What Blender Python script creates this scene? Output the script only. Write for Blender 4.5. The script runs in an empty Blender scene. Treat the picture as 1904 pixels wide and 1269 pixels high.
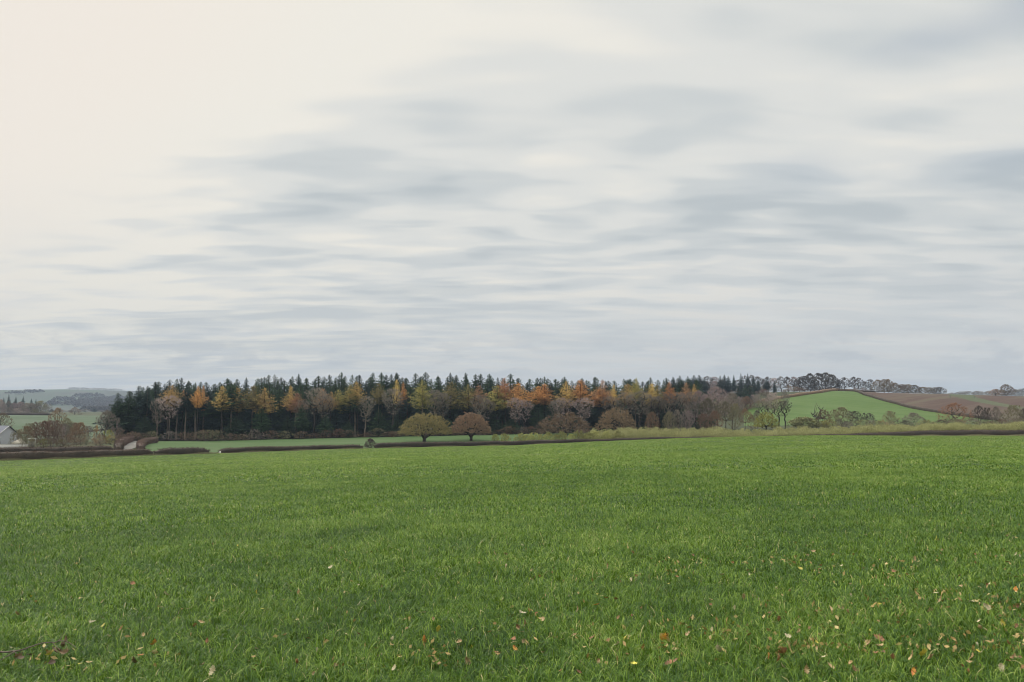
import bpy, math, random
import numpy as np
from mathutils import Vector, Matrix

random.seed(7)
rng = np.random.default_rng(11)
scn = bpy.context.scene
COL = scn.collection
R = math.radians

# ------------------------------------------------------------------ camera
FPX = 1428.0
HORIZON = 760.0
PITCH = math.atan((HORIZON - 634.5) / FPX)
EYE = 1.65
cam = bpy.data.cameras.new('camera')
cam.sensor_width = 36.0
cam.lens = 36.0 * FPX / 1904.0
cam.clip_start = 0.05
cam.clip_end = 20000
camo = bpy.data.objects.new('camera', cam)
camo.location = (0, 0, EYE)
camo.rotation_euler = (R(90) + PITCH, 0, 0)
COL.objects.link(camo)
scn.camera = camo

# ------------------------------------------------------------------ exposure
scn.view_settings.view_transform = 'Standard'
scn.view_settings.look = 'None'
scn.view_settings.exposure = 0.0
scn.view_settings.gamma = 1.0
scn.view_settings.use_curve_mapping = False
scn.cycles.max_bounces = 6
scn.cycles.diffuse_bounces = 3
scn.cycles.transparent_max_bounces = 6
scn.cycles.volume_bounces = 0
scn.cycles.sample_clamp_indirect = 4.0
scn.cycles.filter_width = 0.9
scn.cycles.use_denoising = True
scn.cycles.denoising_prefilter = 'ACCURATE'
scn.cycles.denoising_input_passes = 'RGB_ALBEDO_NORMAL'

# ------------------------------------------------------------------ sun + sky
SUN_EL, SUN_AZ = R(34), R(-66)          # azimuth from the view direction (+Y), to the left
sun = bpy.data.lights.new('sun', 'SUN')
sun.energy = 1.5
sun.angle = R(13)
sun.color = (1.0, 0.95, 0.86)
suno = bpy.data.objects.new('sun', sun)
sd = Vector((math.sin(SUN_AZ) * math.cos(SUN_EL), math.cos(SUN_AZ) * math.cos(SUN_EL), math.sin(SUN_EL)))
suno.rotation_euler = sd.to_track_quat('Z', 'Y').to_euler()
suno.location = (0, 0, 60)
COL.objects.link(suno)


class NT:
    """small helper to write node graphs"""
    def __init__(s, tree):
        s.t = tree
        s.n = tree.nodes
        s.l = tree.links

    def put(s, sock, v):
        if isinstance(v, bpy.types.NodeSocket):
            s.l.new(v, sock)
        elif v is not None:
            sock.default_value = v

    def m(s, op, a, b=None, c=None, clamp=False):
        n = s.n.new('ShaderNodeMath')
        n.operation = op
        n.use_clamp = clamp
        for k, v in enumerate((a, b, c)):
            if v is not None:
                s.put(n.inputs[k], v)
        return n.outputs[0]

    def comb(s, x, y, z):
        n = s.n.new('ShaderNodeCombineXYZ')
        for k, v in enumerate((x, y, z)):
            s.put(n.inputs[k], v)
        return n.outputs[0]

    def sep(s, v):
        n = s.n.new('ShaderNodeSeparateXYZ')
        s.l.new(v, n.inputs[0])
        return n.outputs

    def noise(s, vec, scale, detail=3, rough=0.5, dist=0.0):
        n = s.n.new('ShaderNodeTexNoise')
        if vec is not None:
            s.l.new(vec, n.inputs['Vector'])
        n.inputs['Scale'].default_value = scale
        n.inputs['Detail'].default_value = detail
        n.inputs['Roughness'].default_value = rough
        n.inputs['Distortion'].default_value = dist
        return n.outputs['Fac']

    def ramp(s, f, stops, interp='LINEAR'):
        n = s.n.new('ShaderNodeValToRGB')
        n.color_ramp.interpolation = interp
        e = n.color_ramp.elements
        while len(e) < len(stops):
            e.new(0.5)
        for k, (p, c) in enumerate(stops):
            e[k].position = p
            e[k].color = (*c, 1) if len(c) == 3 else c
        s.put(n.inputs[0], f)
        return n.outputs[0]

    def mixc(s, f, a, b, mode='MIX'):
        n = s.n.new('ShaderNodeMix')
        n.data_type = 'RGBA'
        n.blend_type = mode
        s.put(n.inputs[0], f)
        s.put(n.inputs[6], (*a, 1) if isinstance(a, tuple) else a)
        s.put(n.inputs[7], (*b, 1) if isinstance(b, tuple) else b)
        return n.outputs[2]

    def smooth(s, v, lo, hi, to0=0.0, to1=1.0):
        n = s.n.new('ShaderNodeMapRange')
        n.interpolation_type = 'SMOOTHSTEP'
        s.put(n.inputs[0], v)
        n.inputs[1].default_value = lo
        n.inputs[2].default_value = hi
        n.inputs[3].default_value = to0
        n.inputs[4].default_value = to1
        return n.outputs[0]


world = bpy.data.worlds.new('World')
scn.world = world
world.use_nodes = True
g = NT(world.node_tree)
g.n.clear()
wout = g.n.new('ShaderNodeOutputWorld')
tc = g.n.new('ShaderNodeTexCoord')
dx, dy, dz = g.sep(tc.outputs['Generated'])
nish = g.n.new('ShaderNodeTexSky')
nish.sky_type = 'NISHITA'
nish.sun_disc = False
nish.sun_elevation = SUN_EL
nish.sun_rotation = SUN_AZ
nish.air_density = 1.0
nish.dust_density = 3.0
bgN = g.n.new('ShaderNodeBackground')
g.l.new(nish.outputs[0], bgN.inputs[0])
bgN.inputs[1].default_value = 0.14
# cloud deck: the view direction projected on a flat layer, so the bands close up towards the horizon
zc = g.m('MAXIMUM', dz, 0.0)
den = g.m('ADD', zc, 0.10)
u = g.m('DIVIDE', dx, den)
v = g.m('DIVIDE', dy, den)
pA = g.comb(g.m('ADD', g.m('MULTIPLY', u, 0.62), g.m('MULTIPLY', v, 0.10)), g.m('MULTIPLY', v, 1.75), 3.7)
nA = g.noise(pA, 1.35, 2.5, 0.44, 0.35)
pB = g.comb(g.m('MULTIPLY', u, 0.55), g.m('MULTIPLY', v, 0.75), 9.1)
pC = g.comb(g.m('ADD', g.m('MULTIPLY', u, 2.1), g.m('MULTIPLY', v, -0.25)), g.m('MULTIPLY', g.m('ADD', v, g.m('MULTIPLY', nA, 0.25)), 4.7), 1.3)
nB = g.noise(pB, 0.9, 3, 0.5, 0.4)
nC = g.noise(pC, 1.3, 1.6, 0.45, 0.25)
rip = g.smooth(dz, 0.14, 0.44, 0.46, 0.12)
dens = g.m('ADD', g.m('ADD', g.m('MULTIPLY', nA, 0.36), g.m('MULTIPLY', nB, 0.26)), g.m('MULTIPLY', g.m('SUBTRACT', nC, 0.5), rip))
dens = g.m('ADD', dens, 0.20)
dens = g.m('SUBTRACT', dens, g.m('MULTIPLY', g.smooth(dz, 0.26, 0.46), g.smooth(dx, -0.2, 0.35, 0.055, 0.0)))
# light coming through the deck round the hidden sun
ds = g.m('ADD', g.m('ADD', g.m('MULTIPLY', dx, sd.x), g.m('MULTIPLY', dy, sd.y)), g.m('MULTIPLY', dz, sd.z))
glow = g.smooth(g.m('ADD', ds, g.m('MULTIPLY', g.m('SUBTRACT', nB, 0.5), -0.22)), 0.60, 0.88)
warm = g.smooth(ds, 0.45, 0.92)
shade = g.m('ADD', dens, g.m('MULTIPLY', glow, -0.30))
grey = g.ramp(g.smooth(shade, 0.35, 0.65), [(0.0, (0.875, 0.845, 0.77)), (0.35, (0.75, 0.755, 0.725)),
                                           (0.7, (0.625, 0.655, 0.655)), (1.0, (0.51, 0.555, 0.575))], 'EASE')
bright = g.mixc(warm, (0.895, 0.865, 0.77), (0.895, 0.83, 0.75))
cl = g.mixc(g.smooth(glow, 0.30, 1.0), grey, bright)
low = g.mixc(g.smooth(ds, 0.15, 0.72), (0.545, 0.568, 0.59), (0.76, 0.745, 0.68))
lown = g.mixc(g.smooth(nC, 0.35, 0.65), low, (0.67, 0.685, 0.68))
lowf = g.smooth(dz, 0.0, 0.28, 0.7, 0.0)
cl = g.mixc(lowf, cl, lown)
# small low cumulus scraps just over the horizon
pD = g.comb(g.m('MULTIPLY', g.m('DIVIDE', dx, dy), 9.0), g.m('MULTIPLY', dz, 34.0), 5.0)
nD = g.noise(pD, 1.1, 6, 0.55, 0.2)
band = g.m('MULTIPLY', g.smooth(dz, 0.03, 0.055), g.smooth(dz, 0.06, 0.12, 1.0, 0.0))
cl = g.mixc(g.m('MULTIPLY', g.m('MULTIPLY', g.smooth(nD, 0.50, 0.62), band), 0.45), cl, (0.47, 0.51, 0.55))
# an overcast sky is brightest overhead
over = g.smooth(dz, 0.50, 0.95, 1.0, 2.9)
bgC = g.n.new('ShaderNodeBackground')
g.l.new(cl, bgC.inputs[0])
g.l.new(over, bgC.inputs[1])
thin = g.m('MULTIPLY', g.smooth(g.noise(pB, 1.9, 2, 0.45, 0.3), 0.50, 0.66),
           g.m('MULTIPLY', g.smooth(dz, 0.2, 0.36), g.smooth(dx, 0.22, 0.42)))
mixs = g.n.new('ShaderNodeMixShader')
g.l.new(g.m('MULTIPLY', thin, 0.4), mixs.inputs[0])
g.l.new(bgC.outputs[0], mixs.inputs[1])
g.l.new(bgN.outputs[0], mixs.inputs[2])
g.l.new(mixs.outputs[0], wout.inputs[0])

# ------------------------------------------------------------------ terrain
XS = np.array([-500, 0, 120, 230, 400, 700, 950, 1200, 1400, 1480, 1560, 1650, 1750, 1904, 2400.])
_r = {}
_y = {}
_r['A'] = np.array([185, 190, 195, 200, 212, 225, 240, 252, 258, 256, 252, 245, 238, 228, 215.])
_y['A'] = np.array([866, 857, 854, 849, 844, 834, 829, 820, 815.5, 814, 812.5, 811.5, 811, 811, 812.])
_dB = np.array([.1, .1, .1, .1, .2, .3, .5, .8, 1.15, 1.1, .85, .5, .2, .1, .1])
_r['C'] = np.array([330, 330, 320, 312, 310, 310, 310, 305, 305, 305, 305, 305, 305, 305, 305.])
_y['C'] = np.array([832, 832, 829, 819, 820, 813, 808, 803, 799, 797, 796, 796, 796, 796, 796.])
_r['D'] = np.array([450, 450, 450, 450, 450, 450, 450, 450, 440, 430, 430, 430, 430, 430, 430.])
_y['D'] = np.array([810, 810, 812, 806, 805, 803, 800, 796, 790, 790, 790, 790, 790, 791, 791.])
_r['E'] = np.array([800, 800, 800, 800, 800, 780, 740, 720, 700, 700, 700, 700, 700, 700, 700.])
_y['E'] = np.array([772, 772, 773, 773, 772, 765, 750, 738, 730, 728.5, 727.5, 731, 733, 738, 744.])
_r['F'] = np.array([1100, 1100, 1100, 1100, 1100, 1050, 1000, 950, 900, 900, 900, 900, 900, 900, 900.])
_y['F'] = np.array([768, 768, 769, 769, 768, 765, 760, 750, 745, 744, 743, 743, 742, 744, 748.])
_r['G'] = np.array([2400, 2400, 2400, 2400, 2200, 2000, 1700, 1500, 1500, 1500, 1500, 1500, 1500, 1500, 1500.])
_y['G'] = np.array([765, 765, 765, 765, 765, 765, 760, 748, 745, 744, 742, 740, 738, 737, 738.])
_r['H'] = np.array([3300, 3300, 3300, 3300, 3300, 3000, 2600, 2300, 2300, 2300, 2300, 2300, 2300, 2300, 2300.])
_y['H'] = np.array([744, 742, 743, 746, 748, 755, 760, 756, 752, 752, 752, 752, 752, 752, 752.])
_r['I'] = np.full(15, 4200.)
_y['I'] = np.array([728, 726, 724.5, 727, 730, 745, 755, 757, 758, 758, 758, 758, 758, 758, 758.])
_r['J'] = np.full(15, 5600.)
_y['J'] = np.array([742, 742, 742, 742, 745, 755, 758, 759, 759, 759, 759, 759, 759, 759, 759.])


def ray(x, y):
    x = np.asarray(x, float)
    y = np.asarray(y, float)
    up = 634.5 - y
    return x - 952.0, FPX * math.cos(PITCH) - up * math.sin(PITCH), FPX * math.sin(PITCH) + up * math.cos(PITCH)


def h_of(x, y, r):
    a, b, c = ray(x, y)
    return EYE + r * c / np.hypot(a, b)


_RK = [np.zeros(15), np.full(15, 60.)]
_hA = h_of(XS, _y['A'], _r['A'])
_HK = [np.zeros(15), _hA * 60 / _r['A'] * 0.97]
for k in 'ABCDEFGHIJ':
    if k == 'B':
        _RK.append(_r['A'] + 10)
        _HK.append(_hA - _dB)
    else:
        _RK.append(_r[k])
        _HK.append(h_of(XS, _y[k], _r[k]))
_RK = np.array(_RK)
_HK = np.array(_HK)


def height(X, Y):
    """ground height; a monotone cubic along each bearing from the stile where the walker stands"""
    X = np.atleast_1d(np.asarray(X, float))
    Y = np.atleast_1d(np.asarray(Y, float))
    r = np.hypot(X, Y)
    az = np.arctan2(X, Y)
    xp = 952 + 1435 * np.tan(np.clip(az, R(-44), R(44)))
    rk = np.array([np.interp(xp, XS, q) for q in _RK])
    hk = np.array([np.interp(xp, XS, q) for q in _HK])
    K = len(rk)
    dr = rk[1:] - rk[:-1]
    dl = (hk[1:] - hk[:-1]) / dr
    d = np.zeros_like(hk)
    w1 = 2 * dr[1:] + dr[:-1]
    w2 = dr[1:] + 2 * dr[:-1]
    same = dl[1:] * dl[:-1] > 0
    with np.errstate(divide='ignore', invalid='ignore'):
        hm = (w1 + w2) / (w1 / dl[:-1] + w2 / dl[1:])
    d[1:-1] = np.where(same, hm, 0)
    d[0] = dl[0]
    rr = np.clip(r, 0, rk[-1] - 1e-6)
    idx = np.clip((rk <= rr).sum(0) - 1, 0, K - 2)
    j = np.arange(len(rr))
    r0, hh = rk[idx, j], dr[idx, j]
    t = (rr - r0) / hh
    t2, t3 = t * t, t * t * t
    z = ((2 * t3 - 3 * t2 + 1) * hk[idx, j] + (t3 - 2 * t2 + t) * hh * d[idx, j]
         + (-2 * t3 + 3 * t2) * hk[idx + 1, j] + (t3 - t2) * hh * d[idx + 1, j])
    z = z + 0.05 * np.sin(X * 0.31 + 1.3) * np.sin(Y * 0.23) * np.clip((r - 2) / 15, 0, 1)
    return z


def hz(x, y):
    return float(height(x, y)[0])


def at(x, r):
    """point on the ground in the direction of image column x, r metres away"""
    t = (x - 952.0) / 1438.0
    a = math.atan(t)
    X, Y = r * math.sin(a), r * math.cos(a)
    return X, Y, hz(X, Y)


_rs = np.geomspace(2.0, 5400, 2600)


def hit(x, y, rmin=2.0):
    """where the line of sight through a point of the view meets the ground"""
    a, b, c = [float(q) for q in ray(x, y)]
    n = math.hypot(a, b)
    rs = _rs[_rs >= rmin]
    hh = height(rs * a / n, rs * b / n)
    s = EYE + rs * c / n - hh
    k = np.nonzero(s <= 0)[0]
    k = k[0] if len(k) else int(np.argmin(s))
    r = rs[k]
    if k > 0 and s[k] <= 0:
        r = rs[k - 1] + (rs[k] - rs[k - 1]) * s[k - 1] / (s[k - 1] - s[k])
    X, Y = r * a / n, r * b / n
    return X, Y, hz(X, Y), r


# ------------------------------------------------------------------ object helpers
def tag(o, label=None, cat=None, group=None, kind=None):
    if label:
        o['label'] = label
    if cat:
        o['category'] = cat
    if group:
        o['group'] = group
    if kind:
        o['kind'] = kind
    return o


def mesh(name, V, faces, mat=None, smooth=False, tone=None):
    """V (n,3); faces = list of (m,k) index arrays"""
    V = np.ascontiguousarray(V, dtype=np.float32)
    me = bpy.data.meshes.new(name)
    me.vertices.add(len(V))
    me.vertices.foreach_set('co', V.ravel())
    faces = [np.asarray(f, dtype=np.int32) for f in faces if len(f)]
    idx = np.concatenate([f.ravel() for f in faces])
    tot = np.concatenate([np.full(len(f), f.shape[1], np.int32) for f in faces])
    st = np.concatenate([[0], np.cumsum(tot)[:-1]]).astype(np.int32)
    me.loops.add(len(idx))
    me.loops.foreach_set('vertex_index', idx)
    me.polygons.add(len(tot))
    me.polygons.foreach_set('loop_start', st)
    me.polygons.foreach_set('loop_total', tot)
    if tone is not None:
        at_ = me.attributes.new('tone', 'FLOAT', 'POINT')
        at_.data.foreach_set('value', np.ascontiguousarray(tone, dtype=np.float32))
    me.update(calc_edges=True)
    me.validate()
    if smooth:
        me.polygons.foreach_set('use_smooth', np.ones(len(me.polygons), dtype=bool))
    if mat:
        me.materials.append(mat)
    return me


def link(name, me, parent=None, loc=(0, 0, 0), rot=0.0, scale=(1, 1, 1), mat=None):
    o = bpy.data.objects.new(name, me)
    o.location = loc
    o.rotation_euler = (0, 0, rot)
    o.scale = scale
    COL.objects.link(o)
    if parent:
        o.parent = parent
    if mat is not None and o.material_slots:
        o.material_slots[0].link = 'OBJECT'
        o.material_slots[0].material = mat
    return o


class Geo:
    """collects vertices and faces"""
    def __init__(s):
        s.V, s.F, s.T, s.n = [], [], [], 0

    def add(s, V, F, tone=None):
        V = np.asarray(V, float)
        s.V.append(V)
        s.F.append(np.asarray(F) + s.n)
        s.T.append(np.full(len(V), 0.5) if tone is None else tone)
        s.n += len(V)

    def slivers(s, P, D, L, W, tone=None):
        """thin triangles rooted at P, pointing along D"""
        n = len(P)
        D = D / (np.linalg.norm(D, axis=1, keepdims=True) + 1e-9)
        S = np.cross(D, rng.normal(size=(n, 3)))
        S /= np.linalg.norm(S, axis=1, keepdims=True) + 1e-9
        L = np.broadcast_to(np.asarray(L, float), (n,))[:, None]
        W = np.broadcast_to(np.asarray(W, float), (n,))[:, None]
        V = np.stack([P - S * W * .5, P + S * W * .5, P + D * L], 1).reshape(-1, 3)
        t = np.repeat(rng.random(n) if tone is None else tone, 3)
        s.add(V, np.arange(3 * n).reshape(n, 3), t)

    def leaves(s, P, D, L, W, tone=None):
        """small diamond leaf sprays"""
        n = len(P)
        D = D / (np.linalg.norm(D, axis=1, keepdims=True) + 1e-9)
        S = np.cross(D, rng.normal(size=(n, 3)))
        S /= np.linalg.norm(S, axis=1, keepdims=True) + 1e-9
        L = np.broadcast_to(np.asarray(L, float), (n,))[:, None]
        W = np.broadcast_to(np.asarray(W, float), (n,))[:, None]
        V = np.stack([P, P + D * L * .45 + S * W * .5, P + D * L, P + D * L * .55 - S * W * .5], 1).reshape(-1, 3)
        t = np.repeat(rng.random(n) if tone is None else tone, 4)
        s.add(V, np.arange(4 * n).reshape(n, 4), t)

    def tubes(s, A, B, ra, rb, sides=4):
        n = len(A)
        if n == 0:
            return
        D = B - A
        D = D / (np.linalg.norm(D, axis=1, keepdims=True) + 1e-9)
        ref = np.where(np.abs(D[:, 2:3]) > 0.9, [[1., 0, 0]], [[0, 0, 1.]])
        S = np.cross(D, ref)
        S /= np.linalg.norm(S, axis=1, keepdims=True) + 1e-9
        T = np.cross(D, S)
        rings = []
        for P, rr in ((A, ra), (B, rb)):
            for k in range(sides):
                a = 2 * math.pi * k / sides
                rings.append(P + (S * math.cos(a) + T * math.sin(a)) * np.asarray(rr)[:, None])
        V = np.stack(rings, 1).reshape(-1, 3)
        base = (np.arange(n) * 2 * sides)[:, None]
        F = []
        for k in range(sides):
            k2 = (k + 1) % sides
            F.append(base + np.array([[k, k2, sides + k2, sides + k]]))
        s.add(V, np.concatenate(F), np.repeat(rng.random(n), 2 * sides))

    def mesh(s, name, mat=None, smooth=False):
        by = {}
        for f in s.F:
            by.setdefault(f.shape[1], []).append(f)
        return mesh(name, np.concatenate(s.V), [np.concatenate(q) for q in by.values()], mat, smooth,
                    tone=np.concatenate(s.T))


# ------------------------------------------------------------------ materials
def leafmat(name, stops, scale=0.5, transl=0.25, rough=0.6, hue=0.10, spec=0.3):
    """foliage, twig or bark colour: tone per leaf + slow noise through the plant + a little per plant"""
    m = bpy.data.materials.new(name)
    m.use_nodes = True
    q = NT(m.node_tree)
    q.n.clear()
    out = q.n.new('ShaderNodeOutputMaterial')
    a = q.n.new('ShaderNodeAttribute')
    a.attribute_name = 'tone'
    t = q.n.new('ShaderNodeTexCoord')
    oi = q.n.new('ShaderNodeObjectInfo')
    vv = q.n.new('ShaderNodeVectorMath')
    vv.operation = 'ADD'
    q.l.new(t.outputs['Object'], vv.inputs[0])
    q.l.new(q.comb(q.m('MULTIPLY', oi.outputs['Random'], 57.0), 0.0, 0.0), vv.inputs[1])
    nz = q.noise(vv.outputs[0], scale, 3, 0.55)
    f = q.m('ADD', q.m('ADD', q.m('MULTIPLY', a.outputs['Fac'], 0.42), q.m('MULTIPLY', nz, 0.9)),
            q.m('MULTIPLY', oi.outputs['Random'], 0.22), clamp=False)
    f = q.m('SUBTRACT', f, 0.28, clamp=True)
    c = q.ramp(f, [(k / (len(stops) - 1), s) for k, s in enumerate(stops)])
    hs = q.n.new('ShaderNodeHueSaturation')
    q.l.new(c, hs.inputs['Color'])
    q.l.new(q.m('ADD', q.m('MULTIPLY', oi.outputs['Random'], hue * 0.25), 0.5 - hue * 0.125), hs.inputs['Hue'])
    q.l.new(q.m('ADD', q.m('MULTIPLY', oi.outputs['Random'], 0.35), 0.82), hs.inputs['Value'])
    b = q.n.new('ShaderNodeBsdfPrincipled')
    q.l.new(hs.outputs[0], b.inputs['Base Color'])
    b.inputs['Roughness'].default_value = rough
    b.inputs['Specular IOR Level'].default_value = spec
    if transl > 0:
        tr = q.n.new('ShaderNodeBsdfTranslucent')
        q.l.new(hs.outputs[0], tr.inputs['Color'])
        mx = q.n.new('ShaderNodeMixShader')
        mx.inputs[0].default_value = transl
        q.l.new(b.outputs[0], mx.inputs[1])
        q.l.new(tr.outputs[0], mx.inputs[2])
        q.l.new(mx.outputs[0], out.inputs[0])
    else:
        q.l.new(b.outputs[0], out.inputs[0])
    return m


def plain(name, c1, c2, scale=2.0, rough=0.8, bump=0.0, detail=5, metallic=0.0):
    m = bpy.data.materials.new(name)
    m.use_nodes = True
    q = NT(m.node_tree)
    b = q.n['Principled BSDF']
    t = q.n.new('ShaderNodeTexCoord')
    nz = q.noise(t.outputs['Object'], scale, detail, 0.6)
    q.l.new(q.ramp(q.smooth(nz, 0.3, 0.7), [(0, c1), (1, c2)]), b.inputs['Base Color'])
    b.inputs['Roughness'].default_value = rough
    b.inputs['Metallic'].default_value = metallic
    b.inputs['Specular IOR Level'].default_value = 0.3
    if bump:
        bp = q.n.new('ShaderNodeBump')
        bp.inputs['Distance'].default_value = bump
        q.l.new(nz, bp.inputs['Height'])
        q.l.new(bp.outputs[0], b.inputs['Normal'])
    return m


M = {}
M['needle'] = leafmat('spruce_needles', [(0.026, 0.057, 0.034), (0.040, 0.085, 0.043), (0.063, 0.111, 0.046), (0.102, 0.146, 0.055)], .35, .08, hue=.12)
M['needle_blue'] = leafmat('fir_needles', [(0.019, 0.043, 0.041), (0.032, 0.065, 0.054), (0.049, 0.088, 0.063)], .35, .08, hue=.12)
M['larch_gold'] = leafmat('larch_gold', [(0.223, 0.167, 0.078), (0.447, 0.316, 0.117), (0.670, 0.467, 0.157), (0.829, 0.600, 0.196)], .3, .3, hue=.10)
M['larch_orange'] = leafmat('larch_orange', [(0.239, 0.141, 0.088), (0.479, 0.259, 0.108), (0.717, 0.384, 0.138), (0.850, 0.500, 0.177)], .3, .3, hue=.10)
M['larch_olive'] = leafmat('larch_olive', [(0.128, 0.120, 0.056), (0.240, 0.216, 0.080), (0.384, 0.320, 0.104), (0.544, 0.432, 0.128)], .3, .3, hue=.12)
M['larch_rust'] = leafmat('larch_rust', [(0.223, 0.139, 0.094), (0.372, 0.214, 0.128), (0.539, 0.288, 0.153)], .3, .3, hue=.10)
M['twig'] = leafmat('bare_twigs', [(0.166, 0.141, 0.120), (0.260, 0.221, 0.181), (0.374, 0.320, 0.255)], .3, .0, hue=.08)
M['twig_pink'] = leafmat('pinkish_twigs', [(0.267, 0.204, 0.192), (0.383, 0.300, 0.282), (0.534, 0.408, 0.371)], .3, .0, hue=.08)
M['twig_red'] = leafmat('reddish_twigs', [(0.165, 0.104, 0.068), (0.251, 0.157, 0.095), (0.357, 0.231, 0.129)], .3, .0, hue=.08)
M['twig_dark'] = leafmat('dark_twigs', [(0.062, 0.052, 0.043), (0.095, 0.078, 0.065), (0.139, 0.114, 0.086)], .3, .0, hue=.08)
M['olive_twig'] = leafmat('olive_twigs', [(0.142, 0.131, 0.081), (0.222, 0.202, 0.117), (0.343, 0.293, 0.152)], .3, .1, hue=.08)
M['leaf_ochre'] = leafmat('ochre_oak_leaves', [(0.113, 0.097, 0.041), (0.220, 0.188, 0.075), (0.340, 0.282, 0.114), (0.400, 0.269, 0.121)], .35, .25, hue=.03)
M['leaf_russet'] = leafmat('russet_oak_leaves', [(0.150, 0.094, 0.061), (0.270, 0.178, 0.110), (0.391, 0.253, 0.158)], .35, .25, hue=.03)
M['leaf_brown'] = leafmat('brown_oak_leaves', [(0.108, 0.081, 0.053), (0.208, 0.146, 0.085), (0.324, 0.223, 0.121)], .4, .2, hue=.06)
M['leaf_yellow'] = leafmat('yellow_green_leaves', [(.13, .13, .03), (.26, .25, .06), (.38, .36, .10)], .6, .3, hue=.05)
M['sapling'] = leafmat('pale_sapling_leaves', [(0.182, 0.195, 0.065), (0.325, 0.325, 0.111), (0.468, 0.442, 0.169)], .8, .3, hue=.05)
M['sapling_gold'] = leafmat('golden_sapling_leaves', [(0.191, 0.193, 0.083), (0.306, 0.300, 0.133), (0.459, 0.440, 0.217)], .25, .3, hue=.05)
M['bark'] = leafmat('dark_bark', [(.028, .024, .020), (.045, .038, .030), (.07, .06, .045)], 1.2, 0, .9)
M['bark_pale'] = leafmat('pale_bark', [(0.111, 0.091, 0.072), (0.182, 0.150, 0.117), (0.260, 0.215, 0.169)], 1.2, 0, .9)
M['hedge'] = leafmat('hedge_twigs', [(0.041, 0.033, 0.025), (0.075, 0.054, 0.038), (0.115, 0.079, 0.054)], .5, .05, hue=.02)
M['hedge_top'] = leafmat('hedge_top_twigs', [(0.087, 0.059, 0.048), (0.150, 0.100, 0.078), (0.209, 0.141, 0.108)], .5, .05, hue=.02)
M['scrub'] = leafmat('brown_scrub', [(0.128, 0.093, 0.067), (0.218, 0.154, 0.104), (0.310, 0.227, 0.145)], .5, .1, hue=.10)


def field_mat(name, ca, cb, cc, s1=0.02, s2=0.6, stripe=None, rough=0.75, sheen=0.0, bump=0.0):
    m = bpy.data.materials.new(name)
    m.use_nodes = True
    q = NT(m.node_tree)
    b = q.n['Principled BSDF']
    t = q.n.new('ShaderNodeTexCoord')
    P = t.outputs['Object']
    n1 = q.noise(P, s1, 4, 0.55, 0.4)
    n2 = q.noise(P, s2, 5, 0.65)
    n3 = q.noise(P, s2 * 9, 4, 0.65)
    f = q.m('ADD', q.m('MULTIPLY', n1, 0.5), q.m('MULTIPLY', n2, 0.3))
    f = q.m('ADD', f, q.m('MULTIPLY', n3, 0.2))
    if stripe:
        ang, wid, amt = stripe
        x, y, z = q.sep(P)
        w = q.m('ADD', q.m('MULTIPLY', x, math.cos(ang)), q.m('MULTIPLY', y, math.sin(ang)))
        w = q.noise(q.comb(q.m('DIVIDE', w, wid), q.m('MULTIPLY', q.m('ADD', x, y), 0.002), 0.0), 1.0, 3, 0.7)
        f = q.m('ADD', f, q.m('MULTIPLY', q.m('SUBTRACT', w, 0.5), amt))
    q.l.new(q.ramp(q.smooth(f, 0.36, 0.64), [(0, ca), (.5, cb), (1, cc)]), b.inputs['Base Color'])
    b.inputs['Roughness'].default_value = rough
    b.inputs['Specular IOR Level'].default_value = 0.15
    if sheen:
        b.inputs['Sheen Weight'].default_value = sheen
    if bump:
        bp = q.n.new('ShaderNodeBump')
        bp.inputs['Distance'].default_value = bump
        q.l.new(n3, bp.inputs['Height'])
        q.l.new(bp.outputs[0], b.inputs['Normal'])
    return m


M['crop'] = field_mat('winter_crop', (.042, .080, .011), (.052, .092, .014), (.063, .104, .018), .018, .35, bump=.05)
M['ground'] = field_mat('rough_ground', (.035, .050, .018), (.055, .065, .025), (.08, .08, .035), .01, .2)
M['meadow'] = field_mat('meadow_grass', (.060, .112, .034), (.074, .126, .042), (.092, .136, .056), .03, .2, stripe=(1.3, 5.0, .5))
M['far_meadow'] = field_mat('far_meadow_grass', (.058, .095, .045), (.075, .112, .058), (.095, .125, .078), .012, .12, stripe=(1.2, 14.0, .6))
M['hill_field'] = field_mat('hill_grass', (.068, .122, .022), (.080, .136, .026), (.094, .148, .036), .01, .12, stripe=(.5, 9.0, .6))
M['plough'] = field_mat('red_ploughland', (.082, .048, .034), (.100, .068, .046), (.110, .090, .056), .007, .15, stripe=(-.9, 16.0, .9))
M['strip'] = field_mat('pale_grass_strip', (.075, .092, .042), (.088, .102, .050), (.10, .11, .055), .01, .12)
M['soil'] = field_mat('leaf_litter', (.020, .018, .013), (.032, .026, .018), (.05, .036, .024), .05, .5)
M['lane'] = field_mat('lane_surface', (.16, .15, .135), (.21, .20, .18), (.27, .255, .235), .1, .8)

# ------------------------------------------------------------------ ground and fields
az_f = np.arctan((np.arange(-120, 2032, 3.0) - 952) / 1435.0)
az_l = np.linspace(R(-180), az_f[0], 60)[:-1]
az_r = np.linspace(az_f[-1], R(180), 60)[1:]
AZ = np.concatenate([az_l, az_f, az_r])
RAD = np.concatenate([[0.0], np.geomspace(0.6, 60, 60)[:-1], np.arange(60, 1200, 4.0), np.geomspace(1200, 6200, 70)])


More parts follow.
